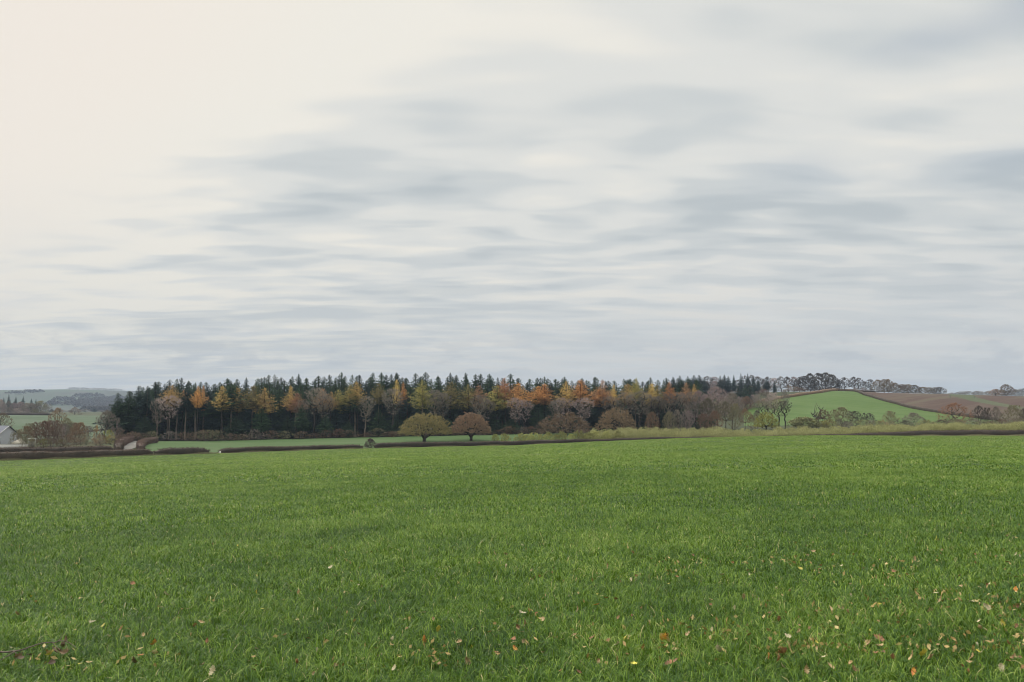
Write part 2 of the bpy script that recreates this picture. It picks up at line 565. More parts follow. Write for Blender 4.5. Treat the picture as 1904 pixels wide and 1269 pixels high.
def sheet(name, azs, rlo, rhi, n, mat, dz=0.0, jag=0.0):
    """a strip of land between two distances along each bearing"""
    rlo = np.broadcast_to(rlo, azs.shape)
    rhi = np.broadcast_to(rhi, azs.shape)
    t = np.linspace(0, 1, n)[:, None]
    rr = rlo[None] * (1 - t) + rhi[None] * t
    if isinstance(n, int) and rlo.min() < 1:
        rr = rlo[None] + (rhi - rlo)[None] * t ** 2.2
    X, Y = rr * np.sin(azs)[None], rr * np.cos(azs)[None]
    Z = height(X.ravel(), Y.ravel()).reshape(X.shape) + dz
    V = np.stack([X, Y, Z], -1).reshape(-1, 3)
    c = len(azs)
    i = np.arange(n - 1)[:, None] * c + np.arange(c - 1)[None]
    F = np.stack([i, i + 1, i + c + 1, i + c], -1).reshape(-1, 4)
    o = link(name, mesh(name, V, [F[:, ::-1]], mat, smooth=True))
    return tag(o, kind='structure')


X = RAD[:, None] * np.sin(AZ)[None]
Y = RAD[:, None] * np.cos(AZ)[None]
Z = height(X.ravel(), Y.ravel()).reshape(X.shape) - 0.12
V = np.stack([X, Y, Z], -1).reshape(-1, 3)
c = len(AZ)
i = np.arange(len(RAD) - 1)[:, None] * c + np.arange(c - 1)[None]
F = np.stack([i, i + 1, i + c + 1, i + c], -1).reshape(-1, 4)
# split the sheet: near country and the far hills are two pieces of the same terrain
nr = int(np.searchsorted(RAD, 1900))
Fr = np.repeat(np.arange(len(RAD) - 1), c - 1)
tag(link('ground', mesh('ground', V, [F[Fr < nr][:, ::-1]], M['ground'], True)), kind='structure')


def hill_material():
    m = bpy.data.materials.new('hillside_fields')
    m.use_nodes = True
    q = NT(m.node_tree)
    b = q.n['Principled BSDF']
    t = q.n.new('ShaderNodeTexCoord')
    x, y, z = q.sep(t.outputs['Object'])
    p = q.comb(q.m('MULTIPLY', x, .0028), q.m('MULTIPLY', y, .0016), 0.0)
    vo = q.n.new('ShaderNodeTexVoronoi')
    vo.inputs['Scale'].default_value = 1.0
    q.l.new(p, vo.inputs['Vector'])
    ve = q.n.new('ShaderNodeTexVoronoi')
    ve.feature = 'DISTANCE_TO_EDGE'
    q.l.new(p, ve.inputs['Vector'])
    cc = q.sep(vo.outputs['Color'])
    base = q.ramp(cc[0], [(0, (.040, .065, .035)), (.4, (.060, .090, .045)), (.7, (.045, .055, .035)), (1, (.055, .060, .045))])
    wood = q.noise(p, 2.6, 6, 0.6)
    base = q.mixc(q.smooth(wood, .56, .62), base, (.055, .055, .045))
    base = q.mixc(q.smooth(ve.outputs[0], .018, .034, 1, 0), base, (.045, .05, .035))
    q.l.new(base, b.inputs['Base Color'])
    b.inputs['Roughness'].default_value = .9
    return m


M['hills'] = hill_material()
tag(link('hills', mesh('hills', V, [F[Fr >= nr][:, ::-1]], M['hills'], True)), kind='structure')


def xp_of(azs):
    return 952 + 1435 * np.tan(azs)


rA = lambda xp: np.interp(xp, XS, _r['A'])
crop_az = AZ[(AZ > R(-80)) & (AZ < R(80))]
sheet('crop_field', crop_az, 0.3, rA(xp_of(np.clip(crop_az, R(-44), R(44)))) + 1.0, 190, M['crop'])
aa = az_f[(xp_of(az_f) > 262) & (xp_of(az_f) < 1075)]
sheet('meadow', aa, rA(xp_of(aa)) + 6, np.interp(xp_of(aa), [262, 300, 400, 700, 1075], [288, 302, 309, 309, 309.]), 40, M['meadow'])
aa = az_f[xp_of(az_f) < 232]
sheet('far_meadow', aa, 335., np.full(len(aa), 800.), 110, M['far_meadow'])
aa = az_f[(xp_of(az_f) > 215) & (xp_of(az_f) < 1330)]
sheet('forest_floor', aa, 309.6, 620., 60, M['soil'])


def bound(pts, lo=400.0):
    """distance of a field boundary seen at the given points"""
    xs = [p[0] for p in pts]
    rs = [hit(p[0], p[1], lo)[3] for p in pts]
    return lambda xp: np.interp(xp, xs, rs)


b_top = bound([(1380, 755), (1420, 748), (1480, 738), (1530, 731)])
_cr = 698.0
b_low = bound([(1610, 735), (1640, 744), (1700, 760), (1750, 768), (1800, 775), (1860, 783)])
aa = az_f[(xp_of(az_f) > 1380) & (xp_of(az_f) < 1862)]
xx = xp_of(aa)
hi = np.where(xx < 1535, b_top(xx), np.where(xx < 1588, _cr, b_low(xx)))
hi = np.where((xx >= 1530) & (xx < 1610), np.interp(xx, [1530, 1548, 1588, 1610], [float(b_top(1530)), _cr, _cr, float(b_low(1610))]), hi)
sheet('hill_field', aa, 400., hi, 70, M['hill_field'])
aa = az_f[(xp_of(az_f) > 1588)]
xx = xp_of(aa)
lo = np.where(xx < 1610, np.interp(xx, [1588, 1610], [_cr, float(b_low(1610))]), b_low(xx))
lo = np.where(xx > 1860, 480, lo)
b_s1 = bound([(1770, 736.5), (1807, 746), (1850, 754), (1904, 762), (1990, 772)])
b_s2 = bound([(1814, 738.5), (1839, 745), (1867, 751), (1904, 758), (1990, 768)])
s1 = np.where(xx < 1770, 706., b_s1(xx))
s1 = np.maximum(s1, lo + 2)
sheet('ploughed_field', aa, lo, s1, 60, M['plough'])
a2 = aa[xx > 1752]
x2 = xp_of(a2)
s1b = np.where(x2 < 1770, 706., b_s1(x2))
s2b = np.where(x2 < 1814, 716., b_s2(x2))
s2b = np.maximum(s2b, s1b + 1)
sheet('grass_strip', a2, s1b, s2b, 20, M['strip'], dz=.03)
a3 = aa[xx > 1808]
x3 = xp_of(a3)
sheet('red_field', a3, np.where(x3 < 1814, 702., b_s2(x3)), 706., 24, M['plough'], dz=.06)

# the lane: behind the roadside hedge, then away to the left end of the wood
def ribbon(name, pts, w, mat, dz=0.03, step=1.5):
    P = [pts[0]]
    for a_, b_ in zip(pts[:-1], pts[1:]):
        n = max(1, int(math.hypot(b_[0] - a_[0], b_[1] - a_[1]) / step))
        for k in range(1, n + 1):
            P.append((a_[0] + (b_[0] - a_[0]) * k / n, a_[1] + (b_[1] - a_[1]) * k / n))
    P = np.array(P)
    T = np.gradient(P, axis=0)
    T /= np.linalg.norm(T, axis=1, keepdims=True)
    N = np.stack([-T[:, 1], T[:, 0]], 1)
    k = np.linspace(-.5, .5, 4)
    Q = P[:, None] + N[:, None] * (k * w)[None, :, None]
    z = height(Q[..., 0].ravel(), Q[..., 1].ravel()) + dz
    V = np.concatenate([Q.reshape(-1, 2), z[:, None]], 1)
    i = (np.arange(len(P) - 1)[:, None] * 4 + np.arange(3)[None])
    F = np.stack([i, i + 1, i + 5, i + 4], -1).reshape(-1, 4)
    return tag(link(name, mesh(name, V, [F], mat, True)), kind='structure')


lane_pts = [at(-120, 197)[:2], at(0, 202)[:2], at(120, 208)[:2], at(195, 216)[:2], at(228, 232)[:2], at(241, 252)[:2], at(247, 270)[:2],
            at(252, 290)[:2], at(252, 305)[:2]]
ribbon('lane', lane_pts, 3.4, M['lane'])

# ------------------------------------------------------------------ trees
def skeleton(targets, trunk, spread=0.35, seglen=1.3, jit=0.12):
    """joins crown points into one branching structure growing from the trunk"""
    pos = [np.array(p, float) for p in trunk]
    par = [-1] + list(range(len(trunk) - 1))
    base = np.array(trunk[-1], float)
    path = [np.linalg.norm(np.array(p, float) - base) * 0.2 for p in trunk]
    order = np.argsort(np.linalg.norm(targets - base, axis=1))
    cap = len(targets) * 6 + len(trunk)
    arr = np.zeros((cap, 3))
    pl = np.zeros(cap)
    n = len(pos)
    arr[:n] = pos
    pl[:n] = path
    tip = []
    first = max(0, len(trunk) - max(1, int(len(trunk) * .6)))
    for t in targets[order]:
        d = np.linalg.norm(arr[first:n] - t, axis=1)
        cost = d + spread * pl[first:n]
        cost = cost + np.where(arr[first:n, 2] > t[2] + .3, 2.0 + d * .5, 0)
        k = int(np.argmin(cost)) + first
        dd = np.linalg.norm(arr[k] - t)
        m = max(1, int(dd / seglen))
        prev = k
        a = arr[k].copy()
        for q in range(1, m + 1):
            f = q / m
            p = a * (1 - f) + t * f
            if q < m:
                p = p + rng.normal(size=3) * jit * dd / m
                p[2] += 0.10 * dd * math.sin(math.pi * f)
            arr[n] = p
            pl[n] = pl[prev] + dd / m
            par.append(prev)
            prev = n
            n += 1
        tip.append(prev)
    par = np.array(par)
    arr = arr[:n]
    cnt = np.zeros(n)
    cnt[tip] += 1
    for k in range(n - 1, 0, -1):
        cnt[par[k]] += cnt[k]
    return arr, par, cnt, np.array(tip)


def env_dome(n, w, h, z0, top_bias=1.0):
    """points in a low wide dome resting at height z0"""
    P = []
    while len(P) < n:
        p = rng.uniform(-1, 1, 3)
        p[2] = rng.uniform(0, 1)
        q = math.sqrt(p[0] ** 2 + p[1] ** 2 + p[2] ** 2)
        aa_ = math.atan2(p[1], p[0])
        q = q / (.94 + .04 * math.sin(3 * aa_ + w) + .03 * math.sin(5 * aa_ + 7 * p[2]))
        if q < 1 and q > .28 and rng.random() < q ** 1.6:
            droop = -0.10 * (p[0] ** 2 + p[1] ** 2)
            P.append((p[0] * w / 2, p[1] * w / 2, z0 + (p[2] + droop) * h))
    return np.array(P)


def env_round(n, w, h, z0, bulge=.55):
    P = []
    while len(P) < n:
        t = rng.random() ** .85
        prof = math.sin(math.pi * min(1, (t * .9 + .08)) ** (0.75 if bulge > .5 else 1.2)) ** .7
        a = rng.uniform(0, 2 * math.pi)
        q = math.sqrt(rng.random()) if rng.random() < .7 else 1.0
        P.append((math.cos(a) * q * prof * w / 2, math.sin(a) * q * prof * w / 2, z0 + t * h))
    return np.array(P)


def env_vase(n, w, h, z0):
    P = []
    while len(P) < n:
        t = rng.random() ** .7
        prof = (.25 + .75 * t) * (1 - max(0, t - .72) ** 2 * 9)
        a = rng.uniform(0, 2 * math.pi)
        q = math.sqrt(rng.random())
        P.append((math.cos(a) * q * prof * w / 2, math.sin(a) * q * prof * w / 2, z0 + t * h))
    return np.array(P)


def broadleaf(name, env, H, W, z0, ntar=420, rt=.32, twigs=9, tl=.8, tw=.035, leaf=0, ll=.35, lw=.28,
              up=.5, trunk_lean=.0, stems=1, thick=.45, spread=.35, minr=.016):
    """returns (trunk mesh, crown mesh)"""
    gt, gc = Geo(), Geo()
    for s in range(stems):
        off = np.array([0, 0, 0.]) if stems == 1 else np.array([*(rng.normal(size=2) * W * .12), 0])
        tr = []
        nt = 5
        for k in range(nt + 1):
            z = z0 * k / nt
            tr.append((off[0] + trunk_lean * z * .3 + rng.normal() * .02 * z, off[1] + rng.normal() * .02 * z, z))
        tg = env(ntar // stems, W * (1 if stems == 1 else .8), H - z0 - tl * .5, z0)
        tg = tg + off * 1.2
        if stems == 1:
            pass
        A, par, cnt, tip = skeleton(tg, tr, spread=spread)
        rad = np.maximum(minr, rt / math.sqrt(stems) * (cnt / cnt.max()) ** thick)
        rad[0] = rad[1] * 1.35
        k = np.arange(1, len(A))
        big = rad[k] > rt * .20
        kb = k[big]
        gt.tubes(A[par[kb]], A[kb], rad[par[kb]] * .97, rad[kb], 6)
        ks = k[~big]
        gc.tubes(A[par[ks]], A[ks], np.minimum(rad[par[ks]], rad[ks] * 1.5), rad[ks] * .8, 3)
        fine = k[rad[k] < rt * .22]
        c0 = np.array([off[0], off[1], z0 + (H - z0) * .25])
        N = len(fine) * twigs
        src = np.repeat(fine, twigs)
        f = rng.random(N)[:, None]
        P = A[par[src]] * (1 - f) + A[src] * f
        D = (P - c0)
        D /= np.linalg.norm(D, axis=1, keepdims=True) + 1e-6
        D = D + rng.normal(size=(N, 3)) * .55 + np.array([0, 0, up])
        D /= np.linalg.norm(D, axis=1, keepdims=True)
        Lr = tl * rng.uniform(.5, 1.25, N)
        gc.slivers(P, D, Lr, tw)
        if leaf:
            M_ = N * leaf
            s2 = np.repeat(np.arange(N), leaf)
            P2 = P[s2] + D[s2] * (Lr[s2] * rng.uniform(.2, 1.05, M_))[:, None] + rng.normal(size=(M_, 3)) * .06
            gc.leaves(P2, rng.normal(size=(M_, 3)) + D[s2] * .5, ll * rng.uniform(.6, 1.2, M_), lw)
    return gt.mesh(name + '_trunk', M['bark'], True), gc.mesh(name + '_crown', M['twig'])


def conifer(name, H=25., W=7., z0=.22, nlev=58, nb=8, droop=.28, ln=1.0, wd=.34, taper=.85, gaps=.12, upt=0.0, thin=1.0, clump=0):
    gt, gc = Geo(), Geo()
    n = 12
    z = np.linspace(0, H * .985, n + 1)
    P = np.stack([np.cumsum(rng.normal(size=n + 1) * .035), np.cumsum(rng.normal(size=n + 1) * .035), z], 1)
    rr = .27 * (1 - z / H) + .03
    gt.tubes(P[:-1], P[1:], rr[:-1], rr[1:], 6)
    # dead stubs on the bare stem
    k = 14
    zz = rng.uniform(.12, max(.16, z0) + .08, k) * H
    a = rng.uniform(0, 6.28, k)
    gt.slivers(np.stack([zz * 0, zz * 0, zz], 1), np.stack([np.cos(a), np.sin(a), -.2 + zz * 0], 1), rng.uniform(.6, 1.6, k), .05)
    lev = np.linspace(0, 1, nlev) ** .95
    for t in lev:
        zb = (z0 + (1 - z0) * t) * H * .985
        sh = min(1.0, (1 - t) * (1.9 - .5 * taper)) * (.85 + .15 * math.sin(t * 40 + W))
        sh = sh ** .85
        if t < .18:
            sh *= .62 + 2.1 * t
        Lm = W / 2 * sh + .12
        px = np.interp(zb, z, P[:, 0])
        py = np.interp(zb, z, P[:, 1])
        m = nb if t < .85 else 5
        a0 = rng.uniform(0, 6.28)
        for b in range(m):
            if rng.random() < gaps and t < .9:
                continue
            a = a0 + b * 2 * math.pi / m + rng.normal() * .2
            L = Lm * rng.uniform(.52, 1.2)
            d = np.array([math.cos(a), math.sin(a), 0.])
            k = max(2, int(L / .42 * thin))
            f = np.sort(rng.uniform(.12, 1.0, k))
            sag = -droop * L * f + (.16 + upt) * L * f ** 2.5 + (.25 * (t > .8)) * L * f
            C = np.array([px, py, zb]) + d * (L * f)[:, None]
            C[:, 2] += sag
            side = np.array([-d[1], d[0], 0])
            for s in (-1, 1):
                D = d * .75 + side * s * rng.uniform(.5, 1.0, k)[:, None] + np.array([0, 0, -.22 + upt]) + rng.normal(size=(k, 3)) * .16
                gc.slivers(C, D, ln * (.22 + .85 * sh) * rng.uniform(.6, 1.2, k) * (1 - .35 * f), wd * (.5 + .6 * sh))
                if not clump:
                    gc.slivers(C, D + np.array([0, 0, -.7]), ln * (.18 + .6 * sh) * rng.uniform(.6, 1.2, k), wd * .9)
            if clump:
                kk = k * clump
                s2 = np.repeat(np.arange(k), clump)
                gc.leaves(C[s2] + rng.normal(size=(kk, 3)) * .28, rng.normal(size=(kk, 3)), .34, .2)
            tipz = np.array([[px, py, zb]])
            gc.slivers(tipz, np.array([d * 1.0 + np.array([0, 0, -droop + .1 + upt])]), L, .07)
    # leader
    gc.slivers(np.array([[P[-1, 0], P[-1, 1], H * .96]] * 3), np.array([[0, 0, 1.], [.05, 0, 1], [0, .05, 1]]), H * .035 + .3, .10)
    return gt.mesh(name + '_trunk', M['bark'], True), gc.mesh(name + '_crown', M['needle'])


PRO = {}


def proto(key, meshes, H, W):
    PRO.setdefault(key, []).append((meshes, H, W))


def spread_of(me, pc=97.):
    co = np.empty(len(me.vertices) * 3, np.float32)
    me.vertices.foreach_get('co', co)
    co = co.reshape(-1, 3)
    q = np.percentile(np.abs(co[:, 0]), pc)
    return float(q * 2), float(co[:, 2].max())


def addp(key, ms):
    w, h = spread_of(ms[1], 95. if ('spruce' in key or key == 'larch') else 97.)
    proto(key, ms, h, w)


for k in range(5):
    addp('spruce', conifer('spruce', z0=.08 + .04 * k, W=6.6 + .5 * (k % 3), droop=.22 + .04 * (k % 3), taper=.70 + .06 * (k % 4)))
for k in range(3):
    addp('tall_spruce', conifer('tall_spruce', z0=.46 + .06 * k, W=5.6 + .5 * k, nlev=32, gaps=.22, droop=.2 + .05 * k, taper=.62))
for k in range(4):
    addp('larch', conifer('larch', H=23, z0=.50 + .04 * k, W=7.2 + .5 * (k % 2), nlev=26, nb=6, droop=.05, ln=1.15, wd=.10, taper=.5,
                          gaps=.2, upt=.16, thin=1.1, clump=2))
for k in range(4):
    addp('bare_tall', broadleaf('bare_tall', env_vase, 21, 8.5, 7 + k, ntar=300, rt=.27, twigs=11, tl=1.0, tw=.038, up=.9))
for k in range(4):
    addp('bare_round', broadleaf('bare_round', env_round, 13, 11, 1.5 + .3 * k, ntar=460, rt=.30, twigs=13, tl=.9, tw=.045, up=.5))
for k in range(3):
    addp('clump_tree', broadleaf('clump_tree', env_round, 12, 10, 1.0, ntar=480, rt=.16, twigs=14, tl=.95, tw=.05, up=.7, stems=3))
for k in range(3):
    addp('ridge_tree', broadleaf('ridge_tree', env_round, 20, 7.5, 4.5 + k, ntar=260, rt=.22, twigs=16, tl=1.3, tw=.06, up=1.1))
for k in range(3):
    addp('ridge_round', broadleaf('ridge_round', env_round, 15, 12, 1.2, ntar=420, rt=.26, twigs=20, tl=1.1, tw=.08, up=.5))
for k in range(2):
    addp('wood_round', broadleaf('wood_round', env_round, 16, 10, 5, ntar=520, rt=.25, twigs=15, tl=1.1, tw=.045, up=.7))
for k in range(3):
    addp('leafy_oak', broadleaf('leafy_oak', env_dome, 10, 14, 1.8, ntar=520, rt=.36, twigs=6, tl=.7, tw=.03, leaf=2, ll=.34, lw=.26))
for k in range(3):
    addp('scrub', broadleaf('scrub', env_round, 4.2, 5.2, .5, ntar=170, rt=.07, twigs=9, tl=.65, tw=.03, up=.6, stems=3, minr=.012))
for k in range(3):
    addp('sapling', broadleaf('sapling', env_round, 3.8, 3.8, .35, ntar=130, rt=.05, twigs=6, tl=.7, tw=.02, leaf=3, ll=.30, lw=.15, up=1.0, stems=3, minr=.01))
for k in range(2):
    addp('gnarled', broadleaf('gnarled', env_dome, 9, 11, 2.4, ntar=60, rt=.5, twigs=5, tl=1.1, tw=.05, up=.7, thick=.42))

RULES = {}


def tree(kind, x, r, top, wpx, crown, label, cat, group=None, bark='bark', var=None, name=None, sink=.12, minw=None):
    """a tree in the direction of column x at distance r, its top seen at row top, its crown wpx wide"""
    X_, Y_, Z_ = at(x, r)
    ms, H, W = PRO[kind][random.randrange(len(PRO[kind])) if var is None else var % len(PRO[kind])]
    depth = r * math.cos(math.atan((x - 952) / 1438.0))
    Ht = EYE + float(ray(x, top)[2]) / FPX * depth * math.cos(PITCH) - Z_
    Ht = max(Ht, 1.0)
    Wt = wpx / FPX * depth
    name = name or {'spruce': 'spruce_tree', 'tall_spruce': 'spruce_tree', 'larch': 'larch_tree', 'bare_tall': 'bare_tree',
                    'bare_round': 'bare_tree', 'wood_round': 'bare_tree', 'clump_tree': 'bare_tree', 'ridge_tree': 'bare_tree', 'ridge_round': 'bare_tree', 'leafy_oak': 'oak_tree', 'scrub': 'shrub',
                    'sapling': 'willow_bush', 'gnarled': 'bare_oak_tree'}[kind]
    e = bpy.data.objects.new(name, None)
    e.location = (X_, Y_, Z_ - sink)
    e.rotation_euler = (random.gauss(0, .018), random.gauss(0, .018), random.uniform(0, 6.28))
    s = Wt / W
    e.scale = (s, s, (Ht + sink) / H)
    COL.objects.link(e)
    tag(e, label, cat, group)
    link('trunk', ms[0], e, mat=M[bark])
    link('crown', ms[1], e, mat=M[crown])
    return e


def nth(k):
    return {1: 'first', 2: 'second', 3: 'third', 4: 'fourth', 5: 'fifth', 6: 'sixth', 7: 'seventh', 8: 'eighth', 9: 'ninth',
            10: 'tenth', 11: 'eleventh', 12: 'twelfth'}.get(k, '%d%s' % (k, {1: 'st', 2: 'nd', 3: 'rd'}.get(k % 10 if k % 100 not in (11, 12, 13) else 0, 'th')))


# --- the wood: ranks of spruce, the rear one drawing the skyline
SKY = [(212, 726), (235, 716), (262, 712), (290, 704), (330, 702), (400, 703), (440, 700), (480, 697), (620, 692), (800, 692), (950, 694),
       (1050, 695), (1150, 697), (1200, 701), (1240, 697), (1290, 699), (1320, 703)]
skx, sky_ = [p[0] for p in SKY], [p[1] for p in SKY]
ranks = [  # r, first x, last x, step, skyline offset, jitter, width px
    (352, 262, 1318, 15.6, 0.0, 6, 42, 'back row'),
    (364, 275, 1310, 24.0, 5.0, 4, 46, 'rearmost row'),
    (340, 236, 1300, 21.0, 5.0, 7, 40, 'third row'),
    (331, 222, 1262, 20.0, 13.0, 9, 40, 'second row'),
]
for r0, xa, xb, st, off, jit, w, rowname in ranks:
    xs_ = []
    x = xa
    while x < xb:
        xs_.append(x + random.uniform(-3.5, 3.5))
        x += st * random.uniform(.5, 1.55)
    for k, x in enumerate(xs_):
        mid = len(xs_) / 2
        top = np.interp(x, skx, sky_) + off + random.uniform(-1.5, 1.9 * jit)
        tip = 'treetop' if rowname == 'back row' else 'tree'
        if k < mid:
            where = '%s %s from its left end' % (nth(k + 1), tip)
        else:
            where = '%s %s from its right end' % (nth(len(xs_) - k), tip)
        tree('spruce', x, r0 + random.uniform(-3, 3), top, w * random.uniform(.7, 1.3), random.choice(['needle', 'needle', 'needle_blue']),
             "dark spruce in the wood's %s, %s" % (rowname, where), 'conifer', 'spruces packed in the wood')
# front rank: shorter, seen between the larches, some on tall bare stems
x = 217
fr = []
while x < 1185:
    fr.append(x)
    x += random.uniform(13, 22)
for k, x in enumerate(fr):
    left = x < 265
    tall = (not left) and random.random() < (.8 if 300 < x < 430 else .45)
    top = (np.interp(x, skx, sky_) + random.uniform(2, 16)) if left else np.interp(x, [260, 500, 1200], [742, 738, 745]) + random.uniform(-14, 16)
    if tall:
        top -= 14
    n_ = len(fr)
    where = '%s from the left' % nth(k + 1) if k < n_ / 2 else '%s from the right' % nth(n_ - k)
    tree('tall_spruce' if tall else 'spruce', x, random.uniform(319, 325), top, random.uniform(26, 38), random.choice(['needle', 'needle_blue']),
         ("spruce on a tall bare stem at the wood's front edge, %s" if tall else "bushy dark spruce at the wood's front edge, %s") % where,
         'conifer', 'spruces packed in the wood', bark='bark_pale' if tall else 'bark')

yx = []
x = 268
while x < 1010:
    if not (298 < x < 432):
        yx.append(x)
    x += random.uniform(20, 60)
for k, x in enumerate(yx):
    tree('spruce', x, random.uniform(311.5, 314), random.uniform(748, 784), random.uniform(22, 32), 'needle',
         'short young spruce hiding the larch stems at the wood edge, %s from the left' % nth(k + 1), 'conifer', 'young spruces along the wood edge')
larches = [(313, 718, 30, 'gold'), (337, 727, 15, 'orange'), (365, 720, 19, 'orange'), (377, 718, 12, 'orange'), (411, 719, 24, 'gold'),
           (438, 722, 26, 'gold'), (469, 719, 34, 'olive'), (490, 723, 30, 'gold'), (541, 719, 20, 'gold'), (549, 733, 30, 'rust'), (600, 724, 28, 'rust'),
           (613, 730, 18, 'gold'), (626, 726, 28, 'olive'), (649, 717, 28, 'olive'), (665, 711, 24, 'gold'), (703, 714, 26, 'olive'),
           (735, 708, 13, 'gold'), (749, 713, 15, 'orange'), (785, 709, 32, 'olive'), (835, 711, 38, 'olive'), (873, 717, 28, 'olive'),
           (888, 718, 28, 'rust'), (924, 718, 36, 'olive'), (941, 704, 26, 'orange'), (965, 714, 34, 'orange'), (998, 720, 30, 'orange'),
           (1015, 716, 30, 'orange'), (1055, 711, 27, 'gold'), (1080, 708, 30, 'orange'), (1122, 708, 24, 'rust'), (1115, 724, 40, 'orange'),
           (1141, 717, 12, 'gold'), (1171, 716, 28, 'gold'), (1182, 705, 18, 'olive'), (1210, 714, 24, 'gold'), (1226, 718, 28, 'olive'),
           (1248, 712, 20, 'orange'), (1276, 713, 20, 'rust'), (1294, 716, 13, 'gold')]
cword = {'gold': 'golden yellow', 'orange': 'bright orange', 'olive': 'olive yellow', 'rust': 'rusty pink'}
for k, (x, top, w, cn) in enumerate(larches):
    same = [q for q in larches if q[3] == cn]
    j = same.index((x, top, w, cn))
    where = '%s of that colour from the left' % nth(j + 1)
    tree('larch', x, random.uniform(316, 322) if w > 16 else 323, top - 3, w * 1.2, 'larch_' + cn, '%s larch among the spruces, %s' % (cword[cn], where),
         'larch', 'autumn larches in the wood', bark='bark_pale' if k % 3 == 0 else 'bark')
bares = [(310, 733, 40), (291, 738, 26), (583, 718, 38), (560, 742, 26), (603, 733, 30), (678, 735, 30), (730, 720, 38), (805, 722, 34), (822, 728, 30), (893, 733, 34), (905, 742, 26),
         (958, 738, 30), (975, 742, 30), (1035, 742, 30), (1048, 738, 34), (1085, 738, 36), (1135, 735, 30), (1163, 728, 36), (1190, 725, 44), (1205, 732, 34), (1222, 735, 34),
         (1243, 730, 36), (1262, 728, 34), (1282, 727, 36)]
for k, (x, top, w) in enumerate(bares):
    tree('bare_tall', x, random.uniform(312, 316), top, w, random.choice(['twig', 'twig_pink']) if x < 1150 else 'twig',
         "tall leafless tree with forking stems at the wood's edge, %s from the left" % nth(k + 1), 'bare tree', "bare trees along the wood's edge", bark='bark_pale' if k % 2 else 'bark')
# bare round-headed trees at the right end of the wood
rb = [(1303, 724, 46, 'twig_pink', 322), (1335, 716, 58, 'twig_pink', 330), (1362, 727, 42, 'twig', 325), (1318, 738, 34, 'olive_twig', 318), (1350, 745, 36, 'olive_twig', 316),
      (1216, 764, 28, 'twig_red', 309), (1240, 764, 30, 'olive_twig', 308), (1262, 760, 32, 'twig', 309), (1284, 762, 28, 'twig_pink', 310), (1306, 768, 26, 'twig_red', 309),
      (1330, 762, 30, 'twig_red', 309), (1372, 748, 32, 'olive_twig', 312), (1386, 758, 24, 'twig_red', 320), (1399, 770, 20, 'twig_red', 309), (1409, 762, 16, 'twig', 330)]
for k, (x, top, w, cm, r_) in enumerate(rb):
    tree('clump_tree' if r_ <= 312 else 'wood_round', x, r_, top, w, cm, "bare round-headed tree at the wood's right end, %s from its left" % nth(sorted(q[0] for q in rb).index(x) + 1), 'bare tree',
         "bare trees at the wood's right end", bark='bark_pale')
def shade_understorey():  # dark needles added to block light between the trunks and deepen the shade
    gg = Geo()
    n = 90000
    xs_ = rng.uniform(218, 1330, n)
    rr = rng.uniform(327, 350, n)
    a = np.arctan((xs_ - 952) / 1438)
    Xb, Yb = rr * np.sin(a), rr * np.cos(a)
    hm = 8 + 3 * np.sin(xs_ * .05) + 2 * np.sin(xs_ * .17)
    P = np.stack([Xb, Yb, height(Xb, Yb) + hm * rng.random(n) ** 1.1], 1)
    gg.slivers(P, rng.normal(size=(n, 3)) + np.array([0, 0, -.4]), rng.uniform(.6, 1.3, n), .34)
    return tag(link('wood_shade_undergrowth', gg.mesh('wood_shade_undergrowth', M['needle'])), 'dark evergreen undergrowth added as shade inside the wood', 'undergrowth', kind='stuff')


shade_understorey()
# undergrowth along the foot of the wood
ux = []
x = 222
while x < 1010:
    ux.append(x)
    x += random.uniform(14, 30)
for k, x in enumerate(ux):
    tree('scrub', x, 308.3, np.interp(x, [220, 330, 500, 1000], [798, 803, 801, 795]) + random.uniform(-6, 6), random.uniform(22, 40),
         random.choice(['scrub', 'twig_red', 'twig', 'scrub', 'olive_twig']), 'brown leafless shrub at the foot of the wood, %s from the left' % nth(k + 1),
         'shrub', 'shrubs at the foot of the wood', var=k)

# --- the two domed oaks in the meadow, and the brown oaks beyond them
env_low = lambda n, w, h, z0: env_dome(n, w, h - 1.5, z0 + 1.6)
d1 = broadleaf('domed_oak', env_low, 9.6, 16, 1.3, ntar=1100, rt=.50, twigs=7, tl=.5, tw=.03, leaf=3, ll=.22, lw=.15, up=.4, thick=.42, spread=.22)
d2 = broadleaf('domed_oak', env_low, 9.8, 12.4, 1.5, ntar=950, rt=.42, twigs=7, tl=.5, tw=.03, leaf=3, ll=.22, lw=.15, up=.4, thick=.42, stems=1, spread=.22)
addp('ochre_dome', d1)
addp('russet_dome', d2)
tree('ochre_dome', 789, hit(789, 822, 230)[3], 766, 88, 'leaf_ochre', 'wide domed oak with ochre leaves behind the hedge, left of the russet one', 'oak', name='oak_tree')
tree('russet_dome', 876, hit(876, 820, 235)[3], 765, 68, 'leaf_russet', 'rounded russet oak on a forked trunk, right of the ochre domed oak', 'oak', name='oak_tree')
tree('leafy_oak', 1053, 296, 765, 92, 'leaf_brown', 'broad low brown oak behind the pale bushes, left of two', 'oak', 'brown oaks before the wood')
tree('leafy_oak', 1146, 300, 755, 66, 'leaf_brown', 'taller brown oak behind the pale bushes, right of two', 'oak', 'brown oaks before the wood')
tree('scrub', 1012, 306, 778, 40, 'scrub', 'dull red-brown shrub left of the broad brown oak', 'shrub')
tree('scrub', 948, 308, 790, 34, 'twig_red', 'reddish bare shrub in front of the wood above the pale bushes', 'shrub')

